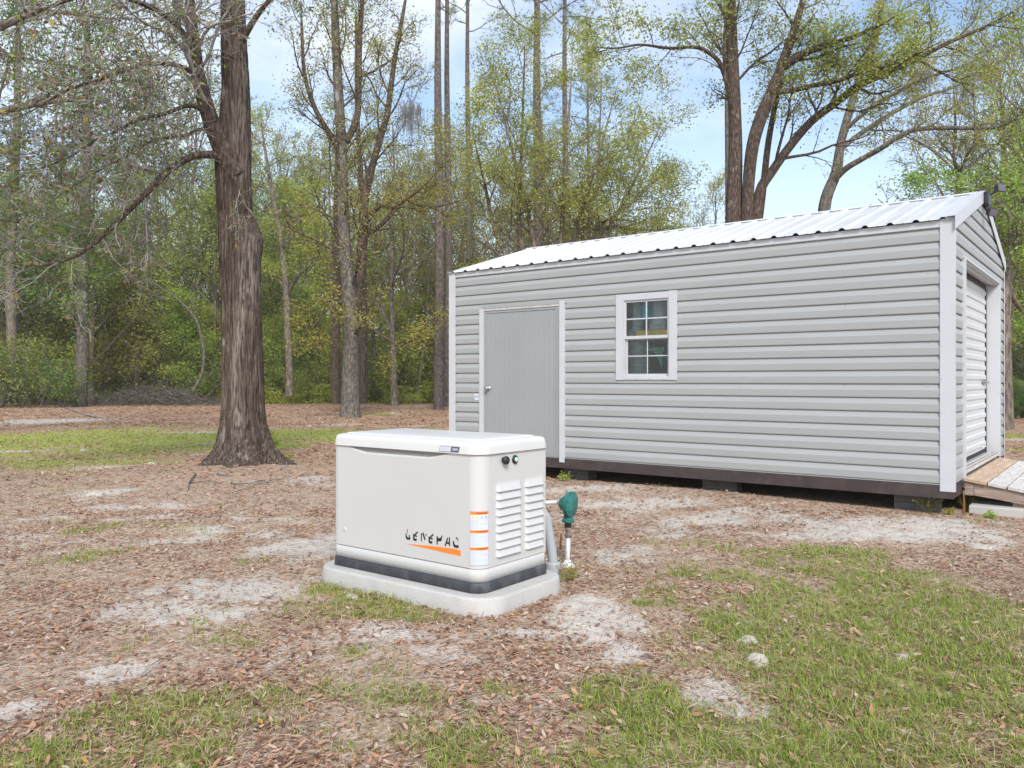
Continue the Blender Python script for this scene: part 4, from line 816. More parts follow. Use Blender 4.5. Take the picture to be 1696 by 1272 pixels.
# ---- the big trunk in front, bark ridges as relief
TO = TREE; tY = 12.07
prof_y = [778, 770, 762, 752, 742, 730, 715, 700, 670, 640, 600, 550, 500, 450, 420, 395, 375, 355, 320, 300, 280, 262, 240, 200, 150, 100, 71, 0, -80, -200]
prof_l = [318, 333, 344, 352, 357, 361, 363, 365, 367, 368, 368, 367, 366, 364, 363, 362, 361, 360, 359, 358, 357, 356, 358, 364, 368, 367, 366, 366, 367, 368]
prof_r = [492, 478, 468, 459, 453, 449, 445, 441, 438, 437, 436, 434, 433, 433, 434, 433, 429, 420, 417, 417, 417, 417, 417, 416, 414, 411, 409, 405, 402, 400]
NS, NR = 220, 560
yy = np.linspace(779, -200, NR); ll = np.interp(yy, prof_y[::-1], prof_l[::-1]); rr2_ = np.interp(yy, prof_y[::-1], prof_r[::-1])
V = []
th = np.linspace(0, 2 * np.pi, NS, endpoint=False)
for i, y in enumerate(yy):
    cx = (ll[i] + rr2_[i]) / 2; rad = (rr2_[i] - ll[i]) / 2 * tY / F; z = CH - (y - HOR) / F * tY; X0 = (cx - 848) / F * tY
    fl = max(0, 1 - z / 0.75)
    root = 1 + fl ** 1.5 * (0.17 * np.cos(5 * th + .6) + .10 * np.cos(9 * th + 2)) + 0.035 * np.cos(3 * th + z * .6) + .02 * np.cos(7 * th - z * .8)
    ridg = fbm(th * 16 + 1.3 * fbm(th * 2, np.full(NS, z * 1.1), 7, 2), np.full(NS, z * 2.0), 71, 4); ridg = ridg * .5 + .5 * fbm((2 * np.pi - th) * 13, np.full(NS, z * 2.0), 72, 4)
    fade = np.minimum(th, 2 * np.pi - th) / .35
    ridg = np.where(fade < 1, ridg, fbm(th * 13 + .6 * vnoise(th * 3, np.full(NS, z * 1.7), 7), np.full(NS, z * 2.0), 71, 4))
    # a healed scar and the swelling on the right
    sw = .045 * np.exp(-((y - 395) / 22) ** 2) * np.exp(-(np.minimum(th, 2 * np.pi - th) / .6) ** 2)
    kn = .03 * np.exp(-((y - 492) / 14) ** 2) * np.exp(-((th - 5.25) / .25) ** 2)
    scar = -.018 * np.exp(-((th - (4.95 + .05 * np.sin(z * 3))) / .13) ** 2) * np.clip((y - 380) / 60, 0, 1) * np.clip((735 - y) / 40, 0, 1)
    r_ = rad * root * (.92 + .09 * fl) + (np.abs(ridg - .5) * 2 * -.060 + .014) + sw + kn + scar
    V.append(np.stack([X0 + r_ * np.cos(th), tY + r_ * np.sin(th) * .95, np.full(NS, z)], 1))
V = np.concatenate(V) - np.array([TO.x, TO.y, 0]); idx = np.arange(NS * NR).reshape(NR, NS)
Qt = np.stack([idx[:-1], np.roll(idx[:-1], -1, 1), np.roll(idx[1:], -1, 1), idx[1:]], 2).reshape(-1, 4)
big = empty('big_oak', (TO.x, TO.y, 0), 0, 'big oak with a furrowed dark trunk standing alone on the lawn at the left', 'tree')
vv = V + np.array([TO.x, TO.y, 0]); tv = np.arctan2(vv[:, 1] - tY, vv[:, 0] - TO.x); yv = HOR + (CH - vv[:, 2]) * F / tY
xpix = 848 + vv[:, 0] / tY * F
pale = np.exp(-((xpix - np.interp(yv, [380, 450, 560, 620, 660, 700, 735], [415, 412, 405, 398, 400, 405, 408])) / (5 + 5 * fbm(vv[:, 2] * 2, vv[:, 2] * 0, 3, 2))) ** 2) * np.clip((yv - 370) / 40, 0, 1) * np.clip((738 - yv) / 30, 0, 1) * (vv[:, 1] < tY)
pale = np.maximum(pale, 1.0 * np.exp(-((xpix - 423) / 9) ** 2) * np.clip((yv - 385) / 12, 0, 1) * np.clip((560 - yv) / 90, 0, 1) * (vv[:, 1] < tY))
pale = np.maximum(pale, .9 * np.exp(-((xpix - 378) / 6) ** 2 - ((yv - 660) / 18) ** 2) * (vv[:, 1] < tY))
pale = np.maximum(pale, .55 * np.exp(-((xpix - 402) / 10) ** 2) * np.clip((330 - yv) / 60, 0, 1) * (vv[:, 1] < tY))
mo = M['bark_oak'].copy(); mo.name = 'furrowed oak bark'; nt = mo.node_tree; n, l = nt.nodes, nt.links; bb = n['Principled BSDF']; src = bb.inputs['Base Color'].links[0].from_socket
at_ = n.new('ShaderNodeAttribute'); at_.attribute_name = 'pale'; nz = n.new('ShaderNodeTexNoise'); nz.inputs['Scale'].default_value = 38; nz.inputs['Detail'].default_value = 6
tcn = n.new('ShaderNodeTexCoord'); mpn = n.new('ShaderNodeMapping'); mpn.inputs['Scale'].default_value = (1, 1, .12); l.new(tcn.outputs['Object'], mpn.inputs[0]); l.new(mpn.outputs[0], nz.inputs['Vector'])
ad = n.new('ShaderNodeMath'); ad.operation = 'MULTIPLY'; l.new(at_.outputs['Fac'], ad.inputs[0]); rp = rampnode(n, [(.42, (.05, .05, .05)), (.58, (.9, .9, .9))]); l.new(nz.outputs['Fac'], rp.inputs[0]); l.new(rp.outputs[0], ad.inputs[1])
for q_ in n:
    if q_.type == 'VALTORGB' and len(q_.color_ramp.elements) == 3: q_.color_ramp.elements[0].position = .38; q_.color_ramp.elements[1].position = .50; q_.color_ramp.elements[2].position = .66; q_.color_ramp.elements[2].color = (.205, .17, .145, 1)
    if q_.type == 'TEX_NOISE' and abs(q_.inputs['Scale'].default_value - 34) < .1: q_.inputs['Scale'].default_value = 46
    if q_.type == 'MAPPING' and abs(q_.inputs['Scale'].default_value[2] - .24) < .01: q_.inputs['Scale'].default_value = (1, 1, .055)
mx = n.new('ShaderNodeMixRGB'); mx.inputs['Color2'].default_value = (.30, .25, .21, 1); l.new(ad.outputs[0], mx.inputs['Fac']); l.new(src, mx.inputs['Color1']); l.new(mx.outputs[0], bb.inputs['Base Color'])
# a darker, greyer foot where bark is splashed with dirt and lichen specks
link('trunk', npmesh('trunk', V, Qt, mo, {'pale': pale}, smooth=True), big)
org = np.array([TO.x, TO.y, 0])
br, tips = [], []
rg = np.random.default_rng(91)
LM = [(limb([(392, 292), (376, 262), (362, 232), (348, 196), (336, 158), (327, 120), (323, 88), (318, 40), (310, -60)], tY, [34, 34, 30, 27, 25, 23, 22, 18, 12], [-.1, -.15, -.2, -.25, -.3, -.35, -.4, -.5, -.6])),
      (limb([(375, 268), (358, 258), (340, 256), (322, 258), (300, 268), (280, 282), (262, 300), (240, 322), (220, 342), (200, 362), (180, 382), (155, 404), (125, 424), (95, 434), (60, 440), (20, 436)], tY, [16, 14, 13, 12.5, 12, 11, 10.5, 10, 9, 8.5, 8, 7, 6, 5, 3.5, 2], [-.1, -.25, -.35, -.45, -.5, -.6, -.7, -.8, -.9, -1, -1.1, -1.2, -1.3, -1.4, -1.5, -1.6])),
      (limb([(345, 190), (322, 176), (300, 178), (270, 190), (235, 196), (200, 214), (160, 232), (110, 262), (60, 280)], tY, [10, 8, 7, 6.5, 6, 5, 4, 3, 2], [-.3, -.5, -.7, -.9, -1.1, -1.3, -1.5, -1.7, -1.9])),
      (limb([(330, 130), (300, 110), (260, 105), (220, 112), (170, 130), (110, 150), (40, 190)], tY, [10, 8, 7, 6, 5, 4, 2], [-.4, -.7, -1, -1.3, -1.6, -1.9, -2.1])),
      (limb([(322, 80), (280, 30), (220, 0), (150, -10), (60, 20), (-20, 60)], tY, [12, 10, 8, 7, 5, 3], [-.4, -.8, -1.2, -1.6, -2, -2.3])),
      (limb([(318, 60), (270, -30), (190, -70), (90, -80), (0, -60)], tY, [12, 10, 8, 6, 4], [-.4, .2, .6, 1, 1.2])),
      (limb([(400, 70), (430, 20), (470, -20), (520, -30)], tY, [12, 9, 6, 4], [-.2, -.4, -.7, -.9])),
      (limb([(352, 212), (330, 215), (300, 226), (255, 232), (210, 258), (150, 290), (90, 330)], tY, [7, 6, 5, 4.5, 4, 3, 2], [-.2, .2, .5, .8, 1, 1.2, 1.4])),
      (limb([(372, 255), (388, 300), (410, 330), (440, 352)], tY, [5, 3.5, 2.5, 1.5], [-.2, -.45, -.6, -.7]))]
SPB = [dict(kids=8, start=.15, ang=.9, lr=.36, taper=.4, rr=.45), dict(n=8, wig=.17, up=-.05, kids=7, start=.12, ang=.75, lr=.50, rr=.6), dict(n=6, wig=.22, up=-.05, kids=4, start=.1, ang=.75, lr=.50, rr=.6), dict(n=5, wig=.28, up=-.03, end=.5)]
KD = [16, 15, 34, 32, 30, 20, 9, 32, 3]; ST = [.35, .3, .08, .08, .1, .15, .3, .1, .3]
main, tw = [], []
for (pts, rad), kd, st in zip(LM, KD, ST):
    pts = pts - org; main.append((pts, rad, 1)); L = np.linalg.norm(np.diff(pts, axis=0), axis=1).sum()
    b2 = []; spawn(rg, b2, tips, pts, rad, min(L, 4.0), 0, SPB, kids=kd, start=st); tw += b2
Vb, Qb = tubes(main); link('limbs', npmesh('limbs', Vb, Qb, M['bark_oak'], smooth=True), big)
Vb, Qb = tubes(tw, rmin=.0042); link('twigs', npmesh('twigs', Vb, Qb, M['twig'], smooth=True), big)
s1 = leafset(rg, tips, .35, .072, .03, .42, .5, 0, .72); s2 = leafset(rg, tips, .05, .085, .03, .45, .4, .86, 1)
Vb, Qb, A = merge([s1, s2]); link('dead_leaves', npmesh('dead_leaves', Vb, Qb, M['l_dead'], {'var': A}), big)
s3 = leafset(rg, tips, 1.3, .07, .04, .36, .5, .0, .9)
link('crown', npmesh('crown', s3[0], s3[1], M['l_dark'], {'var': s3[2]}), big)
# hanging moss on the right-hand oak and the forked tree
def mossclump(px_, py_, Y, w, h, n_, label, seed):
    rg = np.random.default_rng(seed); c = np.array(at(px_, py_, Y)); br = []
    for k in range(n_):
        p = rg.normal(0, 1, 3) * [w, w, w * .4]; L = h * rg.uniform(.3, 1); pts = [p]
        for j in range(5): pts.append(pts[-1] + [rg.normal(0, .03), rg.normal(0, .03), -L / 5])
        br.append((np.array(pts), np.linspace(.008, .003, 6), 1))
    V, Q = tubes(br); o = link('hanging_moss', npmesh('hanging_moss', V, Q, M['moss'], {'var': rg.random(len(V))})); o.location = c; props(o, label, 'moss')
mossclump(1600, 125, 22.0, .16, 1.2, 90, 'long grey moss beard hanging from the sweeping limb at the upper right', 1)
mossclump(682, 175, 27.5, .22, 1.3, 170, 'grey moss tuft hanging beside the forked tree', 2)
mossclump(1530, 120, 18.5, .10, .5, 40, 'small grey moss tuft on the long limb above the shed', 3)

# ------------------------------------------------------------------ small things on the ground
def rock(px_, py_, w, h, label, seed, mat='rock'):
    rg = np.random.default_rng(seed); c = ground_at(px_, py_); rad = w * c.y / F / 2; hh = .8 * h * c.y / F
    mb = MB(); rings = []
    for k, (t, zz) in enumerate(((1.0, -.3), (1.0, .02), (.86, .38), (.62, .66), (.34, .80), (.08, .84))):
        rings.append([Vector((rad * t * (1 + .45 * (vnoise(math.cos(a) * 1.8 + 9, math.sin(a) * 1.8 + k * .6, seed) - .5) * 2) * math.cos(a), rad * .8 * t * (1 + .45 * (vnoise(math.cos(a) * 2.1 + 4, math.sin(a) * 2 + k * .5, seed + 3) - .5) * 2) * math.sin(a), hh * (zz + .32 * (vnoise(math.cos(a) * 2.6 + k, math.sin(a) * 2.6 + k * 1.3, seed + 5) - .5) * (k > 0) * (k < 5)))) for a in np.linspace(0, 2 * math.pi, 18, endpoint=False)])
    o = mb.rings(rings).build('rock', M[mat], None, smooth=False, loc=(c.x, c.y, float(hgt(c.x, c.y)) - .003), rz=rg.random() * 3); return props(o, label, 'rock')
rock(1254, 1094, 44, 19, 'larger white limestone lump in the grass at the right foreground', 1)
rock(1241, 1060, 42, 14, 'white limestone lump just behind the larger one in the grass', 2)
rock(1497, 1089, 30, 11, 'small white rock half hidden in the grass at the far right foreground', 3)
rock(580, 988, 26, 10, 'flat pale stone beside the grass tuft left of the generator pad', 4)
rock(160, 816, 36, 9, 'flat pale rock left of the big oak in the leaf litter', 5)
rock(139, 745, 18, 6, 'small pale stone at the left on the lawn edge', 6); rock(250, 769, 16, 6, 'small pale stone on the lawn just left of the big oak', 7)
rock(512, 706, 10, 4, 'tiny pale stone on the lawn between the big oak and the forked tree', 8); rock(650, 685, 10, 3, 'tiny pale stone right of the forked tree foot', 9)
rock(1630, 908, 40, 8, 'flat sandy lump in front of the wooden ramp', 10)
def stick(pts, rad, label, mat='twig'):
    P_ = [ground_at(x, y) for x, y in pts]; V = [Vector((p.x, p.y, float(hgt(p.x, p.y)) + rad + .004 + (.02 if 0 < i < len(P_) - 1 else 0))) for i, p in enumerate(P_)]; o0 = V[0].copy()
    o = MB().tube([v - o0 for v in V], [rad] * (len(V) - 1) + [rad * .5], 7).build('stick', M[mat], None, smooth=True, loc=o0); props(o, label, 'stick')
stick([(324, 788), (318, 796), (312, 803), (310, 813)], .012, 'pale crooked stick lying left of the big oak roots')
stick([(383, 800), (400, 803), (420, 800), (438, 796)], .013, 'brown stick lying in front of the big oak')
stick([(360, 788), (372, 790), (384, 790)], .014, 'short brown stick close to the big oak roots')
stick([(390, 812), (420, 806), (445, 798), (470, 792)], .008, 'thin long twig in front of the big oak')
stick([(478, 795), (474, 772), (478, 757)], .006, 'thin bare twig standing beside the big oak')
stick([(312, 802), (345, 800), (368, 801)], .006, 'thin dark twig left of the big oak', 'bark_brown')
stick([(228, 1126), (250, 1108), (270, 1091)], .003, 'thin straight twig in the left foreground leaves')
stick([(100, 674), (150, 690), (180, 694)], .03, 'fallen grey branch in front of the brush pile')
# small weeds: leaf rosettes and tufts, each its own
def weed(px_, py_, h, spr, nl, mat, label, seed, lsz=.03, asp=.4):
    rg = np.random.default_rng(seed); c = ground_at(px_, py_); br, tips = [], []
    SPw = [dict(n=4, wig=.15, up=.05, kids=3, start=.3, ang=.7, lr=.5, rr=.7), dict(n=3, wig=.2, up=0, end=.5)]
    for k in range(nl):
        a = rg.random() * 6.28; grow(rg, br, tips, np.array([math.cos(a) * .01, math.sin(a) * .01, 0.0]), np.array([math.cos(a) * spr, math.sin(a) * spr, 1.0]), h * rg.uniform(.6, 1.1), .0018, 0, SPw)
    V, Q = tubes(br); e = empty('weed', (c.x, c.y, float(hgt(c.x, c.y))), 0, label, 'weed')
    link('stem', npmesh('stem', V, Q, M['l_olive'], {'var': np.full(len(V), .3)}), e)
    if mat: s_ = leafset(rg, tips, 4, lsz, .006, asp, -.1, .1, .95); link('leaves', npmesh('leaves', s_[0], s_[1], M[mat], {'var': s_[2]}), e)
weed(472, 770, .16, .9, 22, 'l_bright', 'bright green weed clump at the right foot of the big oak', 1, .035)
weed(452, 752, .34, .4, 7, 'l_bright', 'leafy green sprout growing against the big oak trunk', 2, .10)
weed(349, 768, .16, .3, 3, 'l_bright', 'small green sprout at the left foot of the big oak', 3, .05)
weed(324, 1046, .10, .3, 3, 'l_bright', 'single small green weed in the sandy left foreground', 4, .022)
weed(1538, 850, .20, .8, 18, 'l_dead', 'dry reddish weed clump under the shed corner', 5, .025)
weed(1570, 852, .06, .8, 8, 'l_spring', 'small yellow-green weed between the shed corner and the ramp', 6, .03)
weed(1602, 845, .24, .5, 12, None, 'bare straw-coloured weed stems beside the ramp', 7)
weed(1480, 838, .18, .4, 4, None, 'thin bare weed stems under the shed skirt', 8)
weed(1180, 812, .10, .8, 10, 'l_bright', 'low green weed under the shed below the window', 9, .025)
weed(935, 800, .12, .8, 12, 'l_bright', 'low green weed under the shed beside the side door', 10, .03)
weed(1640, 858, .07, .9, 14, 'l_bright', 'low green weed against the concrete slab', 11, .025)
weed(938, 962, .11, .7, 14, 'l_spring', 'small grass weed at the right corner of the generator pad', 12, .03, .2)
# ------------------------------------------------------------------ the shed
RZ = math.atan2(-0.61, 0.792)
SX, SY = 4.103, 7.49                      # the corner nearest the camera; local -x runs along the wall, +y along the gable end
LEN, WID = 6.25, 3.66
shed = empty('storage_shed', (SX, SY, 0), RZ, 'grey metal clad storage shed with white ribbed roof, side door and roll-up gable door', 'shed')
Z0, PITCH, ZTOP, EAVE, RIDGE = 0.292, 0.1339, 2.7022, 2.782, 3.342
SL = (RIDGE - EAVE) / (WID / 2)
MX_END = Matrix(((0, -1, 0, 0), (1, 0, 0, 0), (0, 0, 1, 0), (0, 0, 0, 1)))   # wall-plane (t, out<0) -> gable plane
# a course: slopes outward from under the one above, stands upright, and turns back in at its foot
PROFILE = [(0.0, -0.002), (-0.0004, 0.003), (-0.050, 0.0205), (-0.0525, 0.0215), (-0.056, 0.0215), (-0.116, 0.0185), (-0.1225, 0.0165), (-0.1232, 0.010), (-0.1236, -0.002), (-0.1339, -0.002)]
def course(ztop, lo, hi, end=False, zmin=-9):
    mb = MB(); pts = []
    for dz, out in PROFILE:
        z = max(ztop + dz, zmin); pts.append((lo(z), hi(z), out, z))
    vs_ = []
    for a, b, o_, z in pts:
        if end: vs_ += [(o_, a, z), (o_, b, z)]
        else: vs_ += [(a, -o_, z), (b, -o_, z)]
    fs_ = []
    for i in range(len(pts) - 1):
        q = (2 * i, 2 * i + 2, 2 * i + 3, 2 * i + 1)
        fs_.append(q)
    mb.add(vs_, fs_); return mb
WIN = (-3.560, -2.808, 1.300, 2.272)
DOOR = (-5.69, -4.38, 0.25, 2.262)
for k in range(18):
    zt = Z0 + PITCH * (k + 1)
    segs = [(-LEN + 0.0, 0.0)]
    def cut(segs, a, b):
        out = []
        for s0, s1 in segs:
            if b <= s0 or a >= s1: out.append((s0, s1)); continue
            if a > s0: out.append((s0, a))
            if b < s1: out.append((b, s1))
        return out
    if zt - PITCH < DOOR[3] - 0.03: segs = cut(segs, DOOR[0], DOOR[1])
    if zt - 0.03 > WIN[2] and zt - PITCH < WIN[3] - 0.03: segs = cut(segs, WIN[0], WIN[1])
    for s0, s1 in segs:
        course(zt, lambda z, a=s0: a, lambda z, b=s1: b).build('siding_panel', M['siding'], shed)
MB().box(WIN[0], WIN[1], -0.0175, -0.001, 1.2390, 1.2742).build('siding_panel', M['siding'], shed)
MB().box(DOOR[0], DOOR[1], -0.0165, -0.001, 2.2640, 2.2990).build('siding_panel', M['siding'], shed)
# gable end: beside the roll door and above it
OP = (0.50, 3.14, 0.36, 2.455)
k = 0
while True:
    zt = Z0 + PITCH * (k + 1)
    if zt - PITCH > RIDGE - 0.05: break
    def lo(z): return max(0.0, (z - EAVE) / SL)
    def hi(z): return min(WID, WID - (z - EAVE) / SL)
    def mid(f): return lambda z: min(max(f(z), 0), WID)
    if zt - PITCH * 0.3 < OP[3]:
        course(zt, lambda z: 0.0, lambda z: OP[0], True).build('siding_panel', M['siding'], shed)
        course(zt, lambda z: OP[1], lambda z: WID, True).build('siding_panel', M['siding'], shed)
    else:
        course(zt, lambda z: min(lo(z), WID / 2), lambda z: max(hi(z), WID / 2), True).build('siding_panel', M['siding'], shed)
    k += 1
# inner walls behind the cladding, with the openings left open
def panel(a, b, c, d, e, f): MB().box(a, b, c, d, e, f).build('wall_panel', M['wallin'], shed)
zb, zt = Z0, EAVE - 0.02
panel(-LEN, DOOR[0] - .001, 0.003, 0.05, zb, zt); panel(DOOR[1] + .001, WIN[0] - .001, 0.003, 0.05, zb, zt); panel(WIN[1] + .001, -0.002, 0.003, 0.05, zb, zt)
panel(DOOR[0], DOOR[1], 0.003, 0.05, DOOR[3], zt); panel(WIN[0], WIN[1], 0.003, 0.05, WIN[3] + .001, zt); panel(WIN[0], WIN[1], 0.003, 0.05, zb, WIN[2] - .001)
panel(-LEN, -0.002, WID - 0.05, WID, zb, zt); panel(-LEN, -LEN + 0.05, 0.052, WID - 0.052, zb, zt)
panel(-0.05, -0.002, 0.052, OP[0] - .001, zb, zt); panel(-0.05, -0.002, OP[1] + .001, WID - 0.052, zb, zt); panel(-0.05, -0.002, OP[0], OP[1], OP[3] + 0.001, zt)
for xa in (-0.045, -LEN + 0.005):
    MB().add([(xa, 0.02, zt), (xa, WID - 0.02, zt), (xa, WID / 2, RIDGE - 0.02), (xa + 0.03, 0.02, zt), (xa + 0.03, WID - 0.02, zt), (xa + 0.03, WID / 2, RIDGE - 0.02)],
             [(0, 2, 1), (3, 4, 5), (0, 1, 4, 3), (1, 2, 5, 4), (2, 0, 3, 5)]).build('wall_panel', M['wallin'], shed)
MB().box(-LEN + 0.02, -0.02, 0.02, WID - 0.02, 0.30 - 0.03, 0.33).build('floor_panel', M['woodside'], shed)
for y in (0.20, 1.83, 3.4):  # unseen skids, added to block light under the floor
    MB().box(-LEN + 0.05, -0.05, y - 0.045, y + 0.045, 0.165, 0.268).build('unseen_skid_beam', M['brown'], shed)
# brown skirt
MB().box(-LEN, 0.012, -0.024, 0.0, 0.164, Z0 - 0.004).build('skirt_board', M['brown'], shed, bevel=0.002)
MB().box(-0.012, 0.012, 0.002, WID, 0.164, Z0 - 0.004).build('skirt_board', M['brown'], shed, bevel=0.002)
MB().box(-LEN, -LEN + 0.024, 0.002, WID, 0.164, Z0 - 0.004).build('skirt_board', M['brown'], shed, bevel=0.002)
# base trim lip under the lowest course
MB().box(-LEN, 0.0, -0.021, -0.001, Z0 - 0.003, Z0 + 0.004).build('base_trim', M['siding'], shed)
# corner trims and eave trim
def corner(x, sx, z0=0.232, ln=0.10):
    mb = MB(); t = 0.0245
    mb.box(min(x, x - sx * ln), max(x, x - sx * ln), -t, -t + 0.004, z0, EAVE)
    return mb
c1 = MB(); c1.box(-0.098, 0.0275, -0.0275, -0.0235, 0.232, EAVE - 0.002).box(0.0235, 0.0275, -0.0235, 0.030, 0.232, EAVE - 0.002); c1.build('corner_trim', M['trim'], shed)
c2 = MB(); c2.box(-LEN - 0.0275, -LEN + 0.095, -0.0275, -0.0235, 0.24, EAVE - 0.002).box(-LEN - 0.0275, -LEN - 0.0235, -0.0235, 0.10, 0.24, EAVE - 0.002); c2.build('corner_trim', M['trim'], shed)
c3 = MB(); c3.box(0.0235, 0.0275, WID - 0.03, WID + 0.0275, 0.24, EAVE - 0.002).box(-0.098, 0.0235, WID + 0.0235, WID + 0.0275, 0.24, EAVE - 0.002); c3.build('corner_trim', M['trim'], shed)
e1 = MB(); e1.box(-LEN + 0.096, -0.099, -0.0215, -0.001, ZTOP + 0.001, EAVE - 0.012); e1.build('eave_trim', M['trim'], shed)
e2 = MB(); e2.box(-LEN + 0.096, -0.099, -0.0275, -0.0235, ZTOP + 0.006, ZTOP + 0.014); e2.build('eave_lip', M['trim'], shed)
# roof: ribbed sheets
def roof_sheet(x0, x1, back=False):
    pr = []  # (x, height)
    x = x0; rib = 0.2286
    nb = round((x1 - x0) / rib)
    pr.append((x0, 0.0))
    for i in range(nb):
        c = x0 + rib * (i + 0.5)
        for dx, h in ((-0.040, 0), (-0.030, 0.004), (-0.016, 0.021), (0.016, 0.021), (0.030, 0.004), (0.040, 0)): pr.append((c + dx, h))
        if i < nb - 1: pr += [(c + rib / 2 - 0.012, 0), (c + rib / 2, 0.004), (c + rib / 2 + 0.012, 0)]
    pr.append((x1, 0.0))
    L = math.hypot(1, SL); ny, nz = -SL / L, 1 / L
    vs_ = []
    y_e, y_r = -0.055, WID / 2
    for (px_, h) in pr:
        for y in (y_e, y_r):
            z = EAVE + 0.008 + (y - 0) * SL
            for th in (0, -0.0015):
                yy, zz = y + ny * (h + th), z + nz * (h + th)
                if back: yy = WID - yy
                vs_.append((px_, yy, zz))
    fs_ = []
    for i in range(len(pr) - 1):
        a, b = 4 * i, 4 * i + 4
        fs_ += [(a, b, b + 2, a + 2), (a + 1, a + 3, b + 3, b + 1), (a, a + 1, b + 1, b), (a + 2, b + 2, b + 3, a + 3)]
    mb = MB().add(vs_, fs_); return mb
xr = -LEN - 0.045
SHEET = (LEN + 0.08) / 7
for i in range(7):
    for bk in (False, True):
        roof_sheet(xr + SHEET * i, xr + SHEET * (i + 1), bk).build('roof_panel', M['rooftin'], shed)
# under the roof: near-black sheet, shade at the rib ends put into its colour
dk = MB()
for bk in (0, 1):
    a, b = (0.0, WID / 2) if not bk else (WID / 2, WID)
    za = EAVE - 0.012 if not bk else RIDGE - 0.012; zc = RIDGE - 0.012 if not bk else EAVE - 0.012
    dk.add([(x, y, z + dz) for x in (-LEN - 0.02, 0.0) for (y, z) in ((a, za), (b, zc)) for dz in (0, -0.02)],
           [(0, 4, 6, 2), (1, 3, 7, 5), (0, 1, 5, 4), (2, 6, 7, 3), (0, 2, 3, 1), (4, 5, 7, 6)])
dk.build('rib_shade_deck', M['gap'], shed)
# rake trims (near gable, both slopes), ridge cap
def rake(x0, x1, back):
    L = math.hypot(1, SL); mb = MB()
    def pt(y, dn):
        yy = y if not back else WID - y
        return yy, EAVE + 0.034 + y * SL - dn
    for (a, b) in ((-0.058, WID / 2),):
        vs_ = []
        for x in (x0, x1):
            for (y, dn) in ((a, 0.0), (b, 0.0), (b, 0.125), (a, 0.125)):
                yy, zz = pt(y, dn); vs_.append((x, yy, zz))
        mb.add(vs_, [(0, 1, 2, 3), (7, 6, 5, 4), (0, 4, 5, 1), (1, 5, 6, 2), (2, 6, 7, 3), (3, 7, 4, 0)])
    # flap over the sheet
    vs_ = []
    for x in (x0 - 0.07, x0 - 0.0005):
        for y in (-0.058, WID / 2):
            for dn in (0.0, 0.004):
                yy, zz = pt(y, dn); vs_.append((x, yy, zz))
    mb.add(vs_, [(0, 4, 6, 2), (1, 3, 7, 5), (0, 1, 5, 4), (2, 6, 7, 3), (0, 2, 3, 1), (4, 5, 7, 6)])
    return mb
for bk in (False, True):
    rake(0.032, 0.038, bk).build('rake_trim', M['trim'], shed)
rc = MB(); L = math.hypot(1, SL)
rc.add([(x, WID / 2 + dy, RIDGE + 0.0325 - abs(dy) * (SL + 0.30) + dz) for x in (-LEN - 0.05, 0.040) for dy in (-0.03, 0, 0.03) for dz in (0, -0.003)],
       [(0, 6, 8, 2), (2, 8, 10, 4), (1, 3, 9, 7), (3, 5, 11, 9), (0, 1, 7, 6), (4, 10, 11, 5), (0, 2, 3, 1), (2, 4, 5, 3), (6, 7, 9, 8), (8, 9, 11, 10)])
rc.build('ridge_cap', M['rooftin'], shed)
MB().box(-LEN - 0.04, 0.028, WID / 2 - 0.014, WID / 2 + 0.014, RIDGE - 0.02, RIDGE + 0.024).build('ridge_closure', M['rooftin'], shed)
# side door
dr = MB()
x0, x1 = -5.645, -4.432
nrib = 15
pl = [(x0, -0.006)]
for i in range(nrib):
    c = x0 + (x1 - x0) * (i + 0.5) / nrib
    pl += [(c - 0.024, -0.006), (c - 0.010, -0.0068), (c + 0.010, -0.0068), (c + 0.024, -0.006)]
pl.append((x1, -0.006))
vs_ = [(x, y, z) for (x, y) in pl for z in (0.332, 2.205)]
dr.add(vs_, [(2 * i, 2 * i + 2, 2 * i + 3, 2 * i + 1) for i in range(len(pl) - 1)])
dr.box(x0, x1, -0.004, 0.03, 0.330, 2.207)
do = dr.build('door', M['door'], shed)
fr = MB()
for (a, b, c, d) in ((x0, x0 + 0.03, 0.325, 2.212), (x1 - 0.035, x1, 0.325, 2.212), (x0 + 0.031, x1 - 0.036, 2.178, 2.212), (x0 + 0.031, x1 - 0.036, 0.325, 0.352)):
    fr.box(a, b, -0.0145, -0.0105, c, d)
fr.build('door_edge', M['door'], do)
kn = MB(); kn.rings([[Vector((x0 + 0.075 + r_ * math.cos(a), y, 1.165 + r_ * math.sin(a))) for a in np.linspace(0, 2 * math.pi, 18, endpoint=False)] for (r_, y) in ((0.033, -0.010), (0.033, -0.016), (0.013, -0.018), (0.013, -0.040), (0.024, -0.045), (0.029, -0.058), (0.026, -0.070), (0.014, -0.075))])
kn.build('door_knob', M['metal'], do, smooth=True)
jm = MB(); jm.box(-5.722, x0 - 0.006, -0.030, 0.0, 0.236, 2.24).build('door_trim', M['trim'], shed, bevel=0.002)
MB().box(-4.402, -4.325, -0.034, 0.0, 0.236, 2.275).build('door_trim', M['trim'], shed, bevel=0.002)
MB().box(x1 + 0.006, -4.4025, -0.022, -0.001, 0.30, 2.245).build('door_jamb', M['door'], shed)
MB().box(x0 - 0.004, -4.403, -0.024, 0.0, 2.2125, 2.240).build('door_header', M['woodgrey'], shed)
MB().box(x0 - 0.055, -4.29, -0.029, -0.0245, 2.2405, 2.262).build('door_header_trim', M['siding'], shed)
MB().box(x0 - 0.005, x1 + 0.005, -0.024, 0.0, 0.300, 0.323).build('door_sill', M['door'], shed)
lb = MB(); lb.box(-5.81, -5.735, -0.022, -0.0185, 1.00, 1.09).build('number_plate', M['labelwhite'], shed)
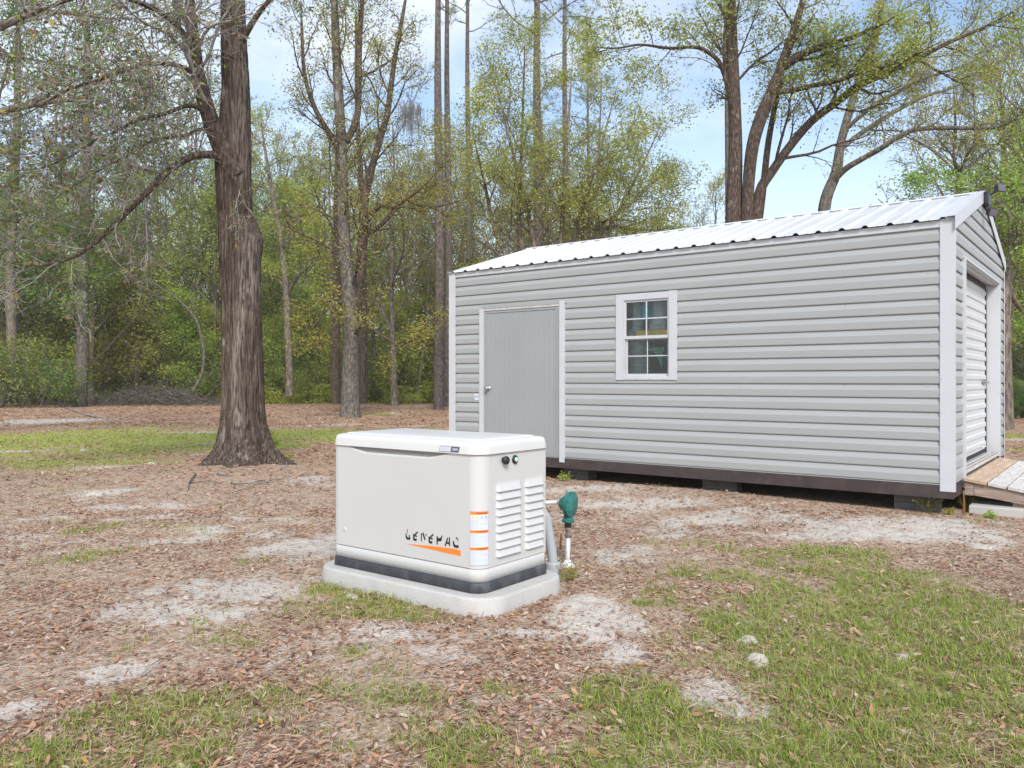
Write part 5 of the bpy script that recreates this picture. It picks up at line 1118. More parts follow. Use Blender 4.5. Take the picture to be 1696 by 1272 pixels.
MB().box(-5.805, -5.74, -0.0235, -0.0222, 1.045, 1.052).build('plate_print', M['badgegrey'], shed)
# window
w0, w1, wz0, wz1 = WIN
wf = MB()
a0, a1, z0_, z1_ = -3.584, -2.784, 1.275, 2.297
win = MB(); win.box(a0, -3.478, -0.030, -0.019, z0_, z1_ - 0.001); win.box(-2.886, a1, -0.030, -0.019, z0_, z1_ + 0.004)
win.box(-3.477, -2.887, -0.0285, -0.019, 2.222, z1_ - 0.002); win.box(-3.477, -2.887, -0.0285, -0.019, z0_ + 0.002, 1.312)
wo = win.build('window', M['trim'], shed, bevel=0.0015)
g0, g1 = -3.470, -2.893
fr = MB()   # outer jambs in the opening
fr.box(-3.478, g0, -0.018, 0.045, 1.312, 2.222); fr.box(g1, -2.886, -0.018, 0.045, 1.312, 2.222); fr.box(g0, g1, -0.018, 0.045, 2.212, 2.222); fr.box(g0, g1, -0.018, 0.045, 1.312, 1.320)
fr.build('window_frame', M['trim'], wo)
up = MB()   # upper sash, outer
up.box(g0, g0 + 0.018, -0.012, 0.008, 1.765, 2.211); up.box(g1 - 0.018, g1, -0.012, 0.008, 1.765, 2.211); up.box(g0 + 0.0185, g1 - 0.0185, -0.014, 0.010, 1.762, 1.797); up.box(g0 + 0.0185, g1 - 0.0185, -0.012, 0.008, 2.196, 2.211)
gm = (g0 + g1) / 2
up.box(gm - 0.008, gm + 0.008, -0.010, -0.003, 1.7975, 2.1955); up.box(g0 + 0.019, gm - 0.0085, -0.010, -0.003, 1.990, 2.005); up.box(gm + 0.0085, g1 - 0.019, -0.010, -0.003, 1.990, 2.005)
up.build('sash', M['trim'], wo)
lw = MB()
lw.box(g0 + 0.004, g0 + 0.026, 0.012, 0.032, 1.3205, 1.780); lw.box(g1 - 0.026, g1 - 0.004, 0.012, 0.032, 1.3205, 1.780); lw.box(g0 + 0.027, g1 - 0.027, 0.012, 0.032, 1.3205, 1.348); lw.box(g0 + 0.027, g1 - 0.027, 0.0105, 0.034, 1.752, 1.782)
lw.box(gm - 0.006, gm + 0.006, 0.014, 0.020, 1.3485, 1.7515); lw.box(g0 + 0.0275, gm - 0.0065, 0.014, 0.020, 1.552, 1.564); lw.box(gm + 0.0065, g1 - 0.0275, 0.014, 0.020, 1.552, 1.564)
lw.build('sash', M['trim'], wo)
gmat, gn_, gl_, gb = new_mat('window glass')
gl1 = gn_.new('ShaderNodeBsdfGlossy'); gl1.inputs['Roughness'].default_value = 0.02
tr1 = gn_.new('ShaderNodeBsdfTransparent'); tr1.inputs['Color'].default_value = (0.90, 0.93, 0.92, 1)
fz = gn_.new('ShaderNodeFresnel'); fz.inputs['IOR'].default_value = 1.5
mg = gn_.new('ShaderNodeMixShader'); gl_.new(fz.outputs[0], mg.inputs[0]); gl_.new(tr1.outputs[0], mg.inputs[1]); gl_.new(gl1.outputs[0], mg.inputs[2]); gl_.new(mg.outputs[0], gn_['Material Output'].inputs['Surface'])
M['glass'] = gmat
for (xa, xb, y, za, zb_) in ((g0 + 0.018, gm, 0.001, 1.99 + 0.008, 2.196), (gm, g1 - 0.018, 0.001, 1.998, 2.196), (g0 + 0.018, gm, 0.001, 1.797, 1.997), (gm, g1 - 0.018, 0.001, 1.797, 1.997),
                             (g0 + 0.026, gm, 0.023, 1.558, 1.752), (gm, g1 - 0.026, 0.023, 1.558, 1.752), (g0 + 0.026, gm, 0.023, 1.348, 1.557), (gm, g1 - 0.026, 0.023, 1.348, 1.557)):
    MB().box(xa, xb, y, y + 0.003, za, zb_).build('pane', M['glass'], wo)
# roll-up door, set back in its opening
xd = -0.125
prf = []
z = 0.42; n_sl = 17; ph = (2.40 - 0.42) / n_sl
for i in range(n_sl):
    zb_ = 0.42 + ph * i
    # each slat of the curtain is a part
    pts = [(zb_, 0.0), (zb_ + ph * 0.30, 0.0), (zb_ + ph * 0.42, 0.013), (zb_ + ph * 0.78, 0.013), (zb_ + ph * 0.90, 0.0), (zb_ + ph, 0.0)]
    pp = [(xd + o_, zz) for zz, o_ in pts] + [(xd + o_ - 0.002, zz) for zz, o_ in reversed(pts)]
    n = len(pp)
    mb = MB(); mb.add([(x, y, zz) for y in (OP[0] + 0.02, OP[1] - 0.03) for x, zz in pp], [tuple(range(n)), tuple(range(2 * n - 1, n - 1, -1))] + [(q, (q + 1) % n, (q + 1) % n + n, q + n) for q in range(n)])
    if i == 0: rdo = empty('roll_door'); rdo.parent = shed
    mb.build('slat', M['rolldoor'], rdo)
MB().box(xd - 0.03, xd + 0.006, OP[0] + 0.003, OP[1] - 0.003, 2.402, 2.452).build('roll_housing', M['brown'], rdo)
MB().box(xd - 0.012, xd + 0.008, OP[0] + 0.02, OP[1] - 0.03, 0.385, 0.418).build('bottom_bar', M['gap'], rdo)
MB().box(xd - 0.02, xd + 0.016, OP[1] - 0.029, OP[1] - 0.004, 0.36, 2.40).build('guide_rail', M['gap'], rdo)
MB().box(xd - 0.02, xd + 0.016, OP[0] + 0.004, OP[0] + 0.019, 0.36, 2.40).build('guide_rail', M['gap'], rdo)
lt = MB(); lt.box(xd + 0.014, xd + 0.022, 2.83, 3.02, 1.22, 1.27); lt.tube([(xd + 0.03, 2.86, 1.245), (xd + 0.055, 2.90, 1.25), (xd + 0.055, 2.98, 1.24)], 0.012, 8); lt.build('door_latch', M['metal'], rdo)
hn = MB(); hn.tube([(xd + 0.014, 1.0, 0.46), (xd + 0.045, 1.01, 0.47), (xd + 0.045, 1.13, 0.47), (xd + 0.014, 1.14, 0.46)], 0.007, 8); hn.build('pull_handle', M['metal'], rdo)
hn = MB(); hn.tube([(xd + 0.014, 2.8, 0.46), (xd + 0.045, 2.81, 0.47), (xd + 0.045, 2.93, 0.47), (xd + 0.014, 2.94, 0.46)], 0.007, 8); hn.build('pull_handle', M['metal'], rdo)
# opening linings
MB().box(-0.13, 0.034, OP[1], OP[1] + 0.10, 0.33, OP[3] + 0.01).build('opening_trim', M['trim'], shed, bevel=0.002)
MB().box(-0.13, 0.045, OP[0] - 0.012, OP[0], 0.22, OP[3] + 0.01).build('opening_trim', M['trim'], shed, bevel=0.002)
MB().box(-0.13, 0.034, OP[0] - 0.03, OP[1] + 0.11, OP[3] + 0.011, OP[3] + 0.036).build('opening_header', M['trim'], shed, bevel=0.002)
th = MB(); th.box(-0.13, 0.012, OP[0] + 0.001, OP[1] - 0.001, 0.334, 0.372); th.build('threshold', M['woodgrey'], shed)
for xx in (-0.10, -0.045, 0.002):
    MB().box(xx, xx + 0.012, OP[0] + 0.002, OP[1] - 0.002, 0.3725, 0.381).build('threshold_strip', M['metal'], shed)
# screws of cladding and roof: tiny, joined
sc_ = MB()
def screw(x, y, z, nx, ny, nz_, r_=0.0045):
    n_ = Vector((nx, ny, nz_)).normalized(); u = n_.orthogonal().normalized(); w = n_.cross(u); c = Vector((x, y, z))
    ring0 = [c + (u * math.cos(a) + w * math.sin(a)) * r_ for a in np.linspace(0, 2 * math.pi, 6, endpoint=False)]
    ring1 = [p + n_ * 0.003 for p in ring0]
    sc_.rings([ring0, ring1])
for k in range(0, 18, 1):
    for x in (-6.05, -5.2, -4.95, -4.2, -3.72, -3.05, -2.55, -2.05, -1.5, -0.95, -0.5, -0.2):
        if k % 3 == 0 or (k + int(abs(x) * 7)) % 5 == 0:
            z = Z0 + PITCH * k + PITCH - 0.012
            if DOOR[0] < x < DOOR[1] and z < DOOR[3] + 0.05: continue
            if WIN[0] - .1 < x < WIN[1] + .1 and WIN[2] < z < WIN[3] + .05: continue
            screw(x, -0.0075, z - 0.001, 0, -1, 0)
for z in np.arange(0.35, 2.7, 0.31):
    screw(-0.085, -0.0275, z, 0, -1, 0, 0.0035); screw(-LEN + 0.08, -0.0275, z, 0, -1, 0, 0.0035)
for z in np.arange(0.30, 2.25, 0.19):
    for x in (-4.335, -4.393, -5.712): screw(x, -0.034 if x > -5 else -0.030, z, 0, -1, 0, 0.0035)
for x in np.arange(-6.0, -0.2, 0.4): screw(x, -0.0225, ZTOP + 0.075, 0, -1, 0, 0.0035)
for (x, z) in ((-3.56, 2.27), (-3.50, 2.24), (-3.18, 2.26), (-2.85, 2.24), (-2.81, 2.28), (-3.45, 1.285), (-3.3, 1.285), (-3.12, 1.285), (-2.95, 1.285), (-3.565, 1.8), (-2.80, 1.75), (-2.80, 1.4), (-2.83, 2.2)): screw(x, -0.0302, z, 0, -1, 0, 0.004)
sc_.build('screws', M['screwm'], shed)['kind'] = 'stuff'
sc_ = MB(); Ln = math.hypot(1, SL)
for row in (0.12, 0.68, 1.24, 1.72):
    for i in range(28):
        x = xr + 0.2286 * (i + 0.5) - 0.055
        screw(x, row - SL / Ln * 0.002, EAVE + 0.008 + row * SL + 0.002, 0, -SL, 1, 0.0065)
sc_.build('roof_screws', M['screwm'], shed)['kind'] = 'stuff'
# twin flood light at the gable peak
fl = empty('flood_light'); fl.parent = shed
MB().box(0.040, 0.085, 1.70, 1.95, 3.20, 3.345).build('junction_box', M['black'], fl, bevel=0.012)
def lamp(px_, py_, pz_, dirv, w=0.12, h=0.09, d=0.06):
    dv_ = Vector(dirv).normalized(); side = dv_.cross(Vector((0, 0, 1))).normalized(); upv = side.cross(dv_)
    Mx = Matrix((( side.x, dv_.x, upv.x, px_), (side.y, dv_.y, upv.y, py_), (side.z, dv_.z, upv.z, pz_), (0, 0, 0, 1)))
    a = MB(); a.add([Mx @ Vector(p) for p in [(-w/3, -d/2, -h/3), (w/3, -d/2, -h/3), (w/3, -d/2, h/3), (-w/3, -d/2, h/3), (-w/2, d/2, -h/2), (w/2, d/2, -h/2), (w/2, d/2, h/2), (-w/2, d/2, h/2)]],
                    [(0, 1, 2, 3), (7, 6, 5, 4), (0, 4, 5, 1), (1, 5, 6, 2), (2, 6, 7, 3), (3, 7, 4, 0)])
    hd = a.build('lamp_head', M['lampbody'], fl, bevel=0.004)
    MB().box(-w/2 + .008, w/2 - .008, d/2 + 0.001, d/2 + 0.005, -h/2 + .008, h/2 - .008, Mx).build('lens', M['lensgrey'], hd)
lamp(0.16, 1.93, 3.40, (0.9, -0.55, 0.10), w=0.12, h=0.09); lamp(0.10, 1.78, 3.12, (0.9, -0.6, -0.35))
MB().tube([(0.08, 1.9, 3.34), (0.115, 1.92, 3.37)], 0.016, 8).tube([(0.07, 1.78, 3.21), (0.08, 1.78, 3.16)], 0.014, 8).build('swivel_arm', M['black'], fl)

def S(x, y, z): return Vector((SX + 0.792236 * x + 0.610215 * y, SY - 0.610215 * x + 0.792236 * y, z))
# things stored behind the window
def dup(o, loc, label, rz=None):
    c = copy_tree(o); c.location = loc
    if rz is not None: c.rotation_euler = (0, 0, rz)
    c['label'] = label; return c
M['tub'] = paint('cloudy plastic', (0.62, 0.68, 0.76), rough=0.3, var=0.15, scale=12)
M['teal'] = paint('teal plastic', (0.01, 0.50, 0.66), rough=0.35, var=0.1)
M['yellow'] = paint('yellow plastic', (0.95, 0.60, 0.005), rough=0.4, var=0.05)
M['green'] = paint('green painted steel', (0.06, 0.27, 0.17), rough=0.4, var=0.05)
def cupstack(name, x, y, z0_, z1_, r_, mat, label, cat):
    rings = []; z = z0_; i = 0
    while z < z1_:
        rings += [[Vector((rr * math.cos(a), rr * math.sin(a), zz - z0_)) for a in np.linspace(0, 2 * math.pi, 20, endpoint=False)] for (rr, zz) in ((r_ * 0.9, z), (r_ * 0.97, z + 0.035), (r_ * 1.04, z + 0.038), (r_ * 1.04, z + 0.047), (r_ * 0.9, z + 0.05))]
        z += 0.052
    o = MB().rings(rings).build(name, mat, None, smooth=False); o.location = S(x, y, z0_); props(o, label, cat)
# shelf board carries them: a two-tier rack
rk = empty('storage_rack', S(-3.3, 0.45, 0.33), RZ, 'green steel storage rack standing inside the shed behind the window', 'rack')
for (x, y) in ((-0.75, -0.24), (0.75, -0.24), (-0.75, 0.24), (0.75, 0.24)):
    MB().box(x - 0.02, x + 0.02, y - 0.02, y + 0.02, 0, 2.0).build('leg', M['green'], rk)
for z in (0.93, 1.425):
    MB().box(-0.77, 0.77, -0.27, 0.27, z, z + 0.03).build('shelf', M['tub'] if z > 1.2 else M['green'], rk)
MB().box(-0.06, 0.22, -0.215, -0.175, 1.29, 1.335).build('shelf_bar', M['green'], rk); MB().prism([(0.08, 1.288), (0.20, 1.288), (0.20, 1.08)], -0.21, -0.18).build('bracket', M['green'], rk)
cupstack('bucket_stack', -3.50, 0.30, 1.80, 2.42, 0.10, M['tub'], 'tall stack of cloudy ribbed tubs at the left behind the upper window sash', 'tubs')
cupstack('bucket_stack', -3.20, 0.36, 1.80, 2.42, 0.135, M['tub'], 'wide stack of cloudy ribbed tubs at the right behind the upper window sash', 'tubs')
cupstack('cup_stack', -3.285, 0.19, 1.99, 2.42, 0.062, M['teal'], 'stack of teal cups behind the upper window panes', 'cups')
cupstack('cup_stack', -3.535, 0.19, 1.90, 2.42, 0.055, M['black'], 'stack of black ribbed cups at the left edge of the window', 'cups')
o = MB().box(-0.21, 0.21, -0.09, 0.09, 0, 0.075).build('storage_tray', M['yellow'], None, bevel=0.01, loc=S(-3.16, 0.17, 1.7905), rz=RZ); props(o, 'yellow plastic tray on the rack behind the upper window sash', 'tray')
o = MB().add([(-0.06, -0.04, 0), (0.07, -0.04, 0), (0.07, 0.04, 0), (-0.06, 0.04, 0), (-0.06, -0.04, 0.075), (0.03, -0.04, 0.07), (0.03, 0.04, 0.07), (-0.06, 0.04, 0.075)],
             [(0, 3, 2, 1), (4, 5, 6, 7), (0, 1, 5, 4), (1, 2, 6, 5), (2, 3, 7, 6), (3, 0, 4, 7)]).build('paper_packet', M['labelwhite'], None, loc=S(-3.485, 0.15, 1.7905), rz=RZ); props(o, 'small white packet beside the yellow tray behind the window', 'packet')
cupstack('plastic_drum', -3.52, 0.38, 1.30, 1.72, 0.15, M['tub'], 'cloudy plastic drum behind the lower window sash', 'drum')
o = MB().box(-0.16, 0.16, -0.05, 0.05, 0, 0.04).build('wooden_plank', M['woodtan'], None, loc=S(-3.22, 0.36, 1.30), rz=RZ); props(o, 'short tan plank on the rack behind the lower right window pane', 'plank')

# blocks under the shed
blk = MB(); blk.box(-0.20, 0.20, -0.10, 0.10, -0.03, 0.075); blk.box(-0.2, 0.2, -0.095, 0.095, 0.077, 0.1635)
b0 = blk.build('concrete_block', M['block'], None, bevel=0.004, loc=S(-0.34, 0.26, 0), rz=RZ + 0.05); props(b0, 'weathered block under the shed corner beside the wooden ramp', 'block', 'blocks that carry the shed')
for x, lab in ((-2.38, 'grey block under the shed skirt below the window'), (-4.30, 'grey block under the shed skirt at the right of the side door'), (-6.0, 'grey block under the far corner of the shed behind the generator')):
    dup(b0, S(x, 0.30, 0), lab, RZ + random.Random(int(-x * 10)).uniform(-.08, .08))

# wooden ramp at the roll door
ramp = empty('wooden_ramp', S(0.03, 0.45, 0), RZ, 'weathered wooden ramp sloping down from the roll-up door', 'ramp')
SLP = -0.155; a = 0.004; rr = random.Random(5)
for i, (w, m_) in enumerate([(0.200, 'woodtan'), (0.160, 'woodgrey'), (0.158, 'woodgrey')] + [(0.15, 'woodgrey')] * 8):
    zt_ = 0.322 + SLP * a; dz = rr.uniform(-0.003, 0.003); ln = rr.uniform(-0.012, 0.012)
    Mx = Matrix.Translation((a, 0, zt_ + dz)) @ Matrix.Rotation(math.atan(-SLP), 4, 'Y')
    MB().box(0, w - 0.006, -0.02 + ln, 2.66, -0.032, 0, Mx).build('deck_board', M[m_], ramp, bevel=0.004)
    a += w + 0.002
for y in (0.012, 1.3, 2.58):
    MB().prism([(0.085, 0.322 - 0.037 + SLP * 0.085), (0.085, 0.155), (1.25, 0.012), (1.75, 0.004), (1.78, 0.022)], y, y + 0.04).build('stringer', M['woodside'], ramp, bevel=0.002)
MB().box(0.006, 0.082, 0.006, 0.045, 0.155, 0.283).build('support_post', M['woodside'], ramp)
MB().box(0.40, 0.49, 0.06, 0.15, 0.071, 0.128).build('support_post', M['woodtan'], ramp)
MB().box(0.40, 0.49, 2.45, 2.54, 0.0, 0.12).build('support_post', M['woodtan'], ramp)
pv = MB().box(-0.36, 0.62, -0.12, 0.34, -0.03, 0.07).build('concrete_slab', M['concrete'], None, bevel=0.012, loc=S(0.44, 0.48, 0), rz=RZ + 0.03); props(pv, 'pale concrete slab lying under the wooden ramp post', 'slab')
rd = MB().tube([(0, 0, -0.05), (0.004, 0, 0.14), (0.0, 0.004, 0.24)], 0.009, 6).build('metal_stake', M['rust'], None, loc=S(0.075, 0.12, 0)); props(rd, 'rusty red stake between the shed corner and the ramp', 'stake')

# ------------------------------------------------------------------ the generator
GX, GY = -0.464, 5.035
gen = empty('standby_generator', (GX, GY, 0.09), RZ, 'cream white standby generator with black base and orange swoosh', 'generator')
GZ = 0.09
def g(z): return z - GZ
HX, HY, RC = 0.61, 0.32, 0.082
def rr2(hx, hy, r, z, n=12, rs=0.03):
    out = []
    for (sx, sy, a0, q) in ((1, -1, -90, r), (1, 1, 0, min(rs, r)), (-1, 1, 90, min(rs, r)), (-1, -1, 180, min(rs, r))):
        for k in range(n + 1):
            a = R(a0 + 90 * k / n)
            out.append(Vector((sx * (hx - q) + q * math.cos(a), sy * (hy - q) + q * math.sin(a), z)))
    return out
# concrete pad
pd = MB(); pd.rings([rrect(0.722 + o_, 0.408 + o_, 0.19, z, 14) for (z, o_) in ((-0.05, 0.010), (0.0, 0.010), (0.078, 0.004), (0.086, 0.000), (0.0895, -0.007), (0.090, -0.018))])
po = pd.build('concrete_pad', M['concrete'], None, smooth=False, loc=(GX, GY, 0), rz=RZ); props(po, 'rounded pale concrete pad under the generator', 'pad')
po.data.polygons.foreach_set('use_smooth', [len(p.vertices) == 4 for p in po.data.polygons])
bs = MB(); bs.rings([rr2(HX + o_, HY + o_, RC + 0.004, g(z), 12) for (z, o_) in ((0.0905, 0.002), (0.094, 0.006), (0.143, 0.004), (0.149, 0.0), (0.150, -0.010))])
bs.build('base_frame', M['blackbase'], gen, smooth=True, bevel=0)
lo_ = MB(); lo_.rings([rr2(HX + o_, HY + o_, RC, g(z), 12) for (z, o_) in ((0.150, -0.010), (0.1515, -0.002), (0.2215, -0.002), (0.2235, -0.005), (0.224, -0.02))], cap1=False)
lo_.build('lower_skirt', M['cream'], gen, smooth=True)
cb = MB(); cb.rings([rr2(HX - 0.012, HY - 0.012, RC - 0.010, g(z), 10, 0.022) for z in (0.155, 0.86)]); cb.build('inner_body', M['seam'], gen)
# shell (left end, back, right end) with the louvres, front left open for the door panel
SEAM_R, SEAM_L = 0.536, -0.575
ZB, ZT = 0.2265, 0.858
# right side with louvres: grid over (arc length, z)
def louvre_h(y, z):
    h = 0.0
    for (ya, yb) in ((-0.183, 0.057), (0.088, 0.284)):
        e = min(y - ya, yb - y)
        if e > 0:
            side = min(1.0, e / 0.02); side = side * side * (3 - 2 * side)
            zz = (0.642 + 0.0459 - z) / 0.0459
            if 0 <= zz < 9 + 1:
                f_ = zz - math.floor(zz)
                h = max(h, 0.0155 * side * (f_ ** 1.25))
    return h
mb = MB()
ys = [-0.238] + list(np.linspace(-0.19, -0.163, 6)) + list(np.linspace(-0.14, 0.02, 5)) + list(np.linspace(0.037, 0.058, 6)) + [0.072] + list(np.linspace(0.087, 0.109, 6)) + list(np.linspace(0.13, 0.25, 4)) + list(np.linspace(0.263, 0.285, 6)) + [0.30]
zs = [ZB]
lines = sorted([0.642 - 0.0459 * k for k in range(9)])
for zl in lines:
    zs += [zl - 0.0015, zl + 0.0005, zl + 0.008, zl + 0.018, zl + 0.028, zl + 0.038]
zs += [0.642 + 0.0452, 0.70, 0.78, ZT]
zs = sorted(zs)
def lh(y, z):
    # z just above a line: full lip; just below: flush
    for zl in lines:
        if zl + 0.0004 <= z <= zl + 0.0460:
            f_ = 1 - (z - zl) / 0.0459
            for (ya, yb) in ((-0.183, 0.057), (0.088, 0.284)):
                e = min(y - ya, yb - y)
                if e > 0:
                    sd = min(1.0, e / 0.02); sd = sd * sd * (3 - 2 * sd)
                    return 0.017 * sd * f_ ** 1.2
    return 0.0
grid = [[Vector((HX + lh(y, z), y, g(z))) for y in ys] for z in zs]
nn = len(ys); mb.add([p for r_ in grid for p in r_], [(i * nn + j, i * nn + j + 1, (i + 1) * nn + j + 1, (i + 1) * nn + j) for i in range(len(zs) - 1) for j in range(nn - 1)])
ro = mb.build('louvred_side', M['cream'], gen, smooth=True)
m_ = ro.modifiers.new('es', 'EDGE_SPLIT'); m_.split_angle = R(40)
# wrap: corner strips, back, left end
wr = MB()
path = [(SEAM_R, -HY)]
for k in range(0, 11): a_ = R(-90 + 90 * k / 10); path.append((HX - RC + RC * math.cos(a_), -HY + RC + RC * math.sin(a_)))
pa = path[:]
wr.add([Vector((x, y, g(z))) for (x, y) in pa for z in (ZB, ZT)], [(2 * i, 2 * i + 2, 2 * i + 3, 2 * i + 1) for i in range(len(pa) - 1)])
pb = [(HX, 0.30)]
for (sx, sy, a0) in ((1, 1, 0), (-1, 1, 90), (-1, -1, 180)):
    rc_ = 0.02 if a0 == 0 else 0.03
    for k in range(7): a_ = R(a0 + 90 * k / 6); pb.append((sx * (HX - rc_) + rc_ * math.cos(a_), sy * (HY - rc_) + rc_ * math.sin(a_)))
pb.append((SEAM_L, -HY))
wr.add([Vector((x, y, g(z))) for (x, y) in pb for z in (ZB, ZT)], [(2 * i, 2 * i + 2, 2 * i + 3, 2 * i + 1) for i in range(len(pb) - 1)])
wo_ = wr.build('side_shell', M['cream'], gen, smooth=True); m_ = wo_.modifiers.new('es', 'EDGE_SPLIT'); m_.split_angle = R(40)
# front door panel with the finger scoop under the lid
mb = MB(); xs = np.linspace(SEAM_L + 0.003, SEAM_R - 0.003, 80)
zs = [ZB + 0.002, 0.40, 0.60, 0.75] + list(np.linspace(0.78, 0.8575, 26))
def smooth(t): t = max(0, min(1, t)); return t * t * (3 - 2 * t)
def scoop(x, z):
    s = smooth((x + 0.53) / 0.24) * smooth((0.45 - x) / 0.26)
    zb_ = 0.8575 - 0.040 * s
    return 0.030 * smooth((z - zb_) / 0.018) * smooth(s * 3) if z > zb_ else 0.0
grid = [[Vector((x, -HY - 0.0015 + scoop(x, z), g(z))) for x in xs] for z in zs]
nn = len(xs); mb.add([p for r_ in grid for p in r_], [(i * nn + j, i * nn + j + 1, (i + 1) * nn + j + 1, (i + 1) * nn + j) for i in range(len(zs) - 1) for j in range(nn - 1)])
# turned edges
mb.add([Vector((x, -HY - 0.0015 + d, g(z))) for x in (xs[0],) for z in (ZB + .002, 0.8575) for d in (0, 0.012)], [(0, 1, 3, 2)])
mb.add([Vector((x, -HY - 0.0015 + d, g(z))) for x in (xs[-1],) for z in (ZB + .002, 0.8575) for d in (0, 0.012)], [(0, 2, 3, 1)])
fp = mb.build('front_panel', M['cream'], gen, smooth=True); m_ = fp.modifiers.new('es', 'EDGE_SPLIT'); m_.split_angle = R(50)
lk = MB().rings([[Vector((-0.504 + r_ * math.cos(a), -HY - 0.0016 - d, g(0.327) + r_ * math.sin(a))) for a in np.linspace(0, 2 * math.pi, 20, endpoint=False)] for (r_, d) in ((0.0135, 0), (0.0135, 0.003), (0.011, 0.0042))]).build('panel_lock', M['faint'], gen)
MB().box(-0.506, -0.502, -HY - 0.0070, -HY - 0.0059, g(0.321), g(0.333)).build('key_slot', M['black'], lk)
# knock-out circle on the lower corner
a_ = R(-47); cx, cy = HX - RC + (RC - 0.002) * math.cos(a_), -HY + RC + (RC - 0.002) * math.sin(a_)
kk = MB()
for s in range(28):
    t0, t1 = 2 * math.pi * s / 28, 2 * math.pi * (s + 1) / 28
    q = []
    for (t, r_) in ((t0, 0.023), (t1, 0.023), (t1, 0.0215), (t0, 0.0215)):
        aa = a_ + r_ * math.cos(t) / RC; q.append(Vector((HX - RC + (RC - 0.0008) * math.cos(aa), -HY + RC + (RC - 0.0008) * math.sin(aa), g(0.186 + r_ * math.sin(t)))))
    kk.add(q, [(0, 1, 2, 3)])
kk.build('knockout_ring', M['faint'], gen)
# lid
ld = MB()
prof = [(0.857, -0.004), (0.8575, 0.0105), (0.860, 0.0125), (0.899, 0.0075), (0.912, 0.004), (0.921, -0.003), (0.927, -0.014), (0.930, -0.030), (0.932, -0.052), (0.9365, -0.056), (0.939, -0.064), (0.943, -0.12), (0.946, -0.2)]
ld.rings([rr2(HX + o_, HY + o_, max(RC + o_, 0.03), g(z), 12, max(0.045 + o_, 0.02)) for (z, o_) in prof])
lo2 = ld.build('lid', M['lid'], gen, smooth=True); m_ = lo2.modifiers.new('es', 'EDGE_SPLIT'); m_.split_angle = R(45)
# badge on the lid front
yb_ = -HY - 0.0142
def sheared(x0, x1, z0_, z1_, sh, r_=0.004):
    return [(x0, z0_), (x1 - sh, z0_), (x1, z1_), (x0 + sh, z1_)]
bg = MB(); bg.prism(sheared(0.318, 0.472, g(0.8665), g(0.8985), 0.008), yb_, yb_ + 0.005); bo = bg.build('lid_badge', M['badgegrey'], gen, bevel=0.001)
MB().prism(sheared(0.3215, 0.412, g(0.8685), g(0.8965), 0.007), yb_ - 0.0006, yb_ + 0.002).build('badge_field', M['labelwhite'], bo)
def text(name, s, size, mat, parent, place, bold=0.0, shear=0.0, align='LEFT'):
    cu = bpy.data.curves.new(name, 'FONT'); cu.body = s; cu.size = size; cu.offset = bold; cu.shear = shear; cu.align_x = align; cu.extrude = 0; cu.resolution_u = 3
    ob = bpy.data.objects.new(name, cu); COL.objects.link(ob)
    dg = bpy.context.evaluated_depsgraph_get(); me = bpy.data.meshes.new_from_object(ob.evaluated_get(dg))
    bpy.data.objects.remove(ob); me.name = name
    for v in me.vertices: v.co = place(v.co.x, v.co.y)
    me.materials.clear(); me.materials.append(mat)
    me.update(); return link(name, me, parent)
text('badge_word', 'Guardian', 0.0165, M['faint'], bo, lambda u, v: Vector((0.333 + u, yb_ - 0.0010, g(0.8780) + v)), 0.0002, 0.1)
text('badge_rating', '22kW', 0.0155, M['labelwhite'], bo, lambda u, v: Vector((0.4215 + u, yb_ - 0.0006, g(0.8780) + v)), 0.0008, 0.1)
# the word on the front panel: slashed block letters, strokes lost to glare put into their shape, and the swoosh
yl = -HY - 0.0025
LW, LHT = 0.046, 0.060
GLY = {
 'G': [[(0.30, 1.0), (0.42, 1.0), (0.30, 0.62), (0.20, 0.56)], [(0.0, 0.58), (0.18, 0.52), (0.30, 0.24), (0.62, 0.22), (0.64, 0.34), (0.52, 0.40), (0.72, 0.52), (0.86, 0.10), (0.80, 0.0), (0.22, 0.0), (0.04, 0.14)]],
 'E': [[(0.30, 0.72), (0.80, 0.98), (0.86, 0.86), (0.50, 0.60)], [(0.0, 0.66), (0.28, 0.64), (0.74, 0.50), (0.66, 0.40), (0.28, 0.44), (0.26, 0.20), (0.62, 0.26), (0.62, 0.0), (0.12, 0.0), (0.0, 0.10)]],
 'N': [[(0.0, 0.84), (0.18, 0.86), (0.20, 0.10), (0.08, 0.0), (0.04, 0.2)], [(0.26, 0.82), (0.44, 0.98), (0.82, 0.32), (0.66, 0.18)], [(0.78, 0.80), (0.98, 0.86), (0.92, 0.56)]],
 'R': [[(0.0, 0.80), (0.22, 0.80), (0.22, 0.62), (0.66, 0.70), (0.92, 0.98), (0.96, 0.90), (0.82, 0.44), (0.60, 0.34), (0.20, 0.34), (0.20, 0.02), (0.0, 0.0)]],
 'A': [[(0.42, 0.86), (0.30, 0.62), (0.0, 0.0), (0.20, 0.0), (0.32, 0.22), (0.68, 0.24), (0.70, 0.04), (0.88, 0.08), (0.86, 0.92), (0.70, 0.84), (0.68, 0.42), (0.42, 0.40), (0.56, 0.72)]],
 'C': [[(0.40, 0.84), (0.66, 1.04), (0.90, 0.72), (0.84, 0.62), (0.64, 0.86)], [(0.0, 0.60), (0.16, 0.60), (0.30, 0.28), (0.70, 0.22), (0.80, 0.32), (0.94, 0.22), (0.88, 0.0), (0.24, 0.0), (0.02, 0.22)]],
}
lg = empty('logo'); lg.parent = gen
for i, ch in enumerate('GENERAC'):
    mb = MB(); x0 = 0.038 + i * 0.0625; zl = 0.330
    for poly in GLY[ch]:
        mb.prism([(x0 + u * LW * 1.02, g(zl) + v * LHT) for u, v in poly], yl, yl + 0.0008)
    mb.build('letter', M['black'], lg)
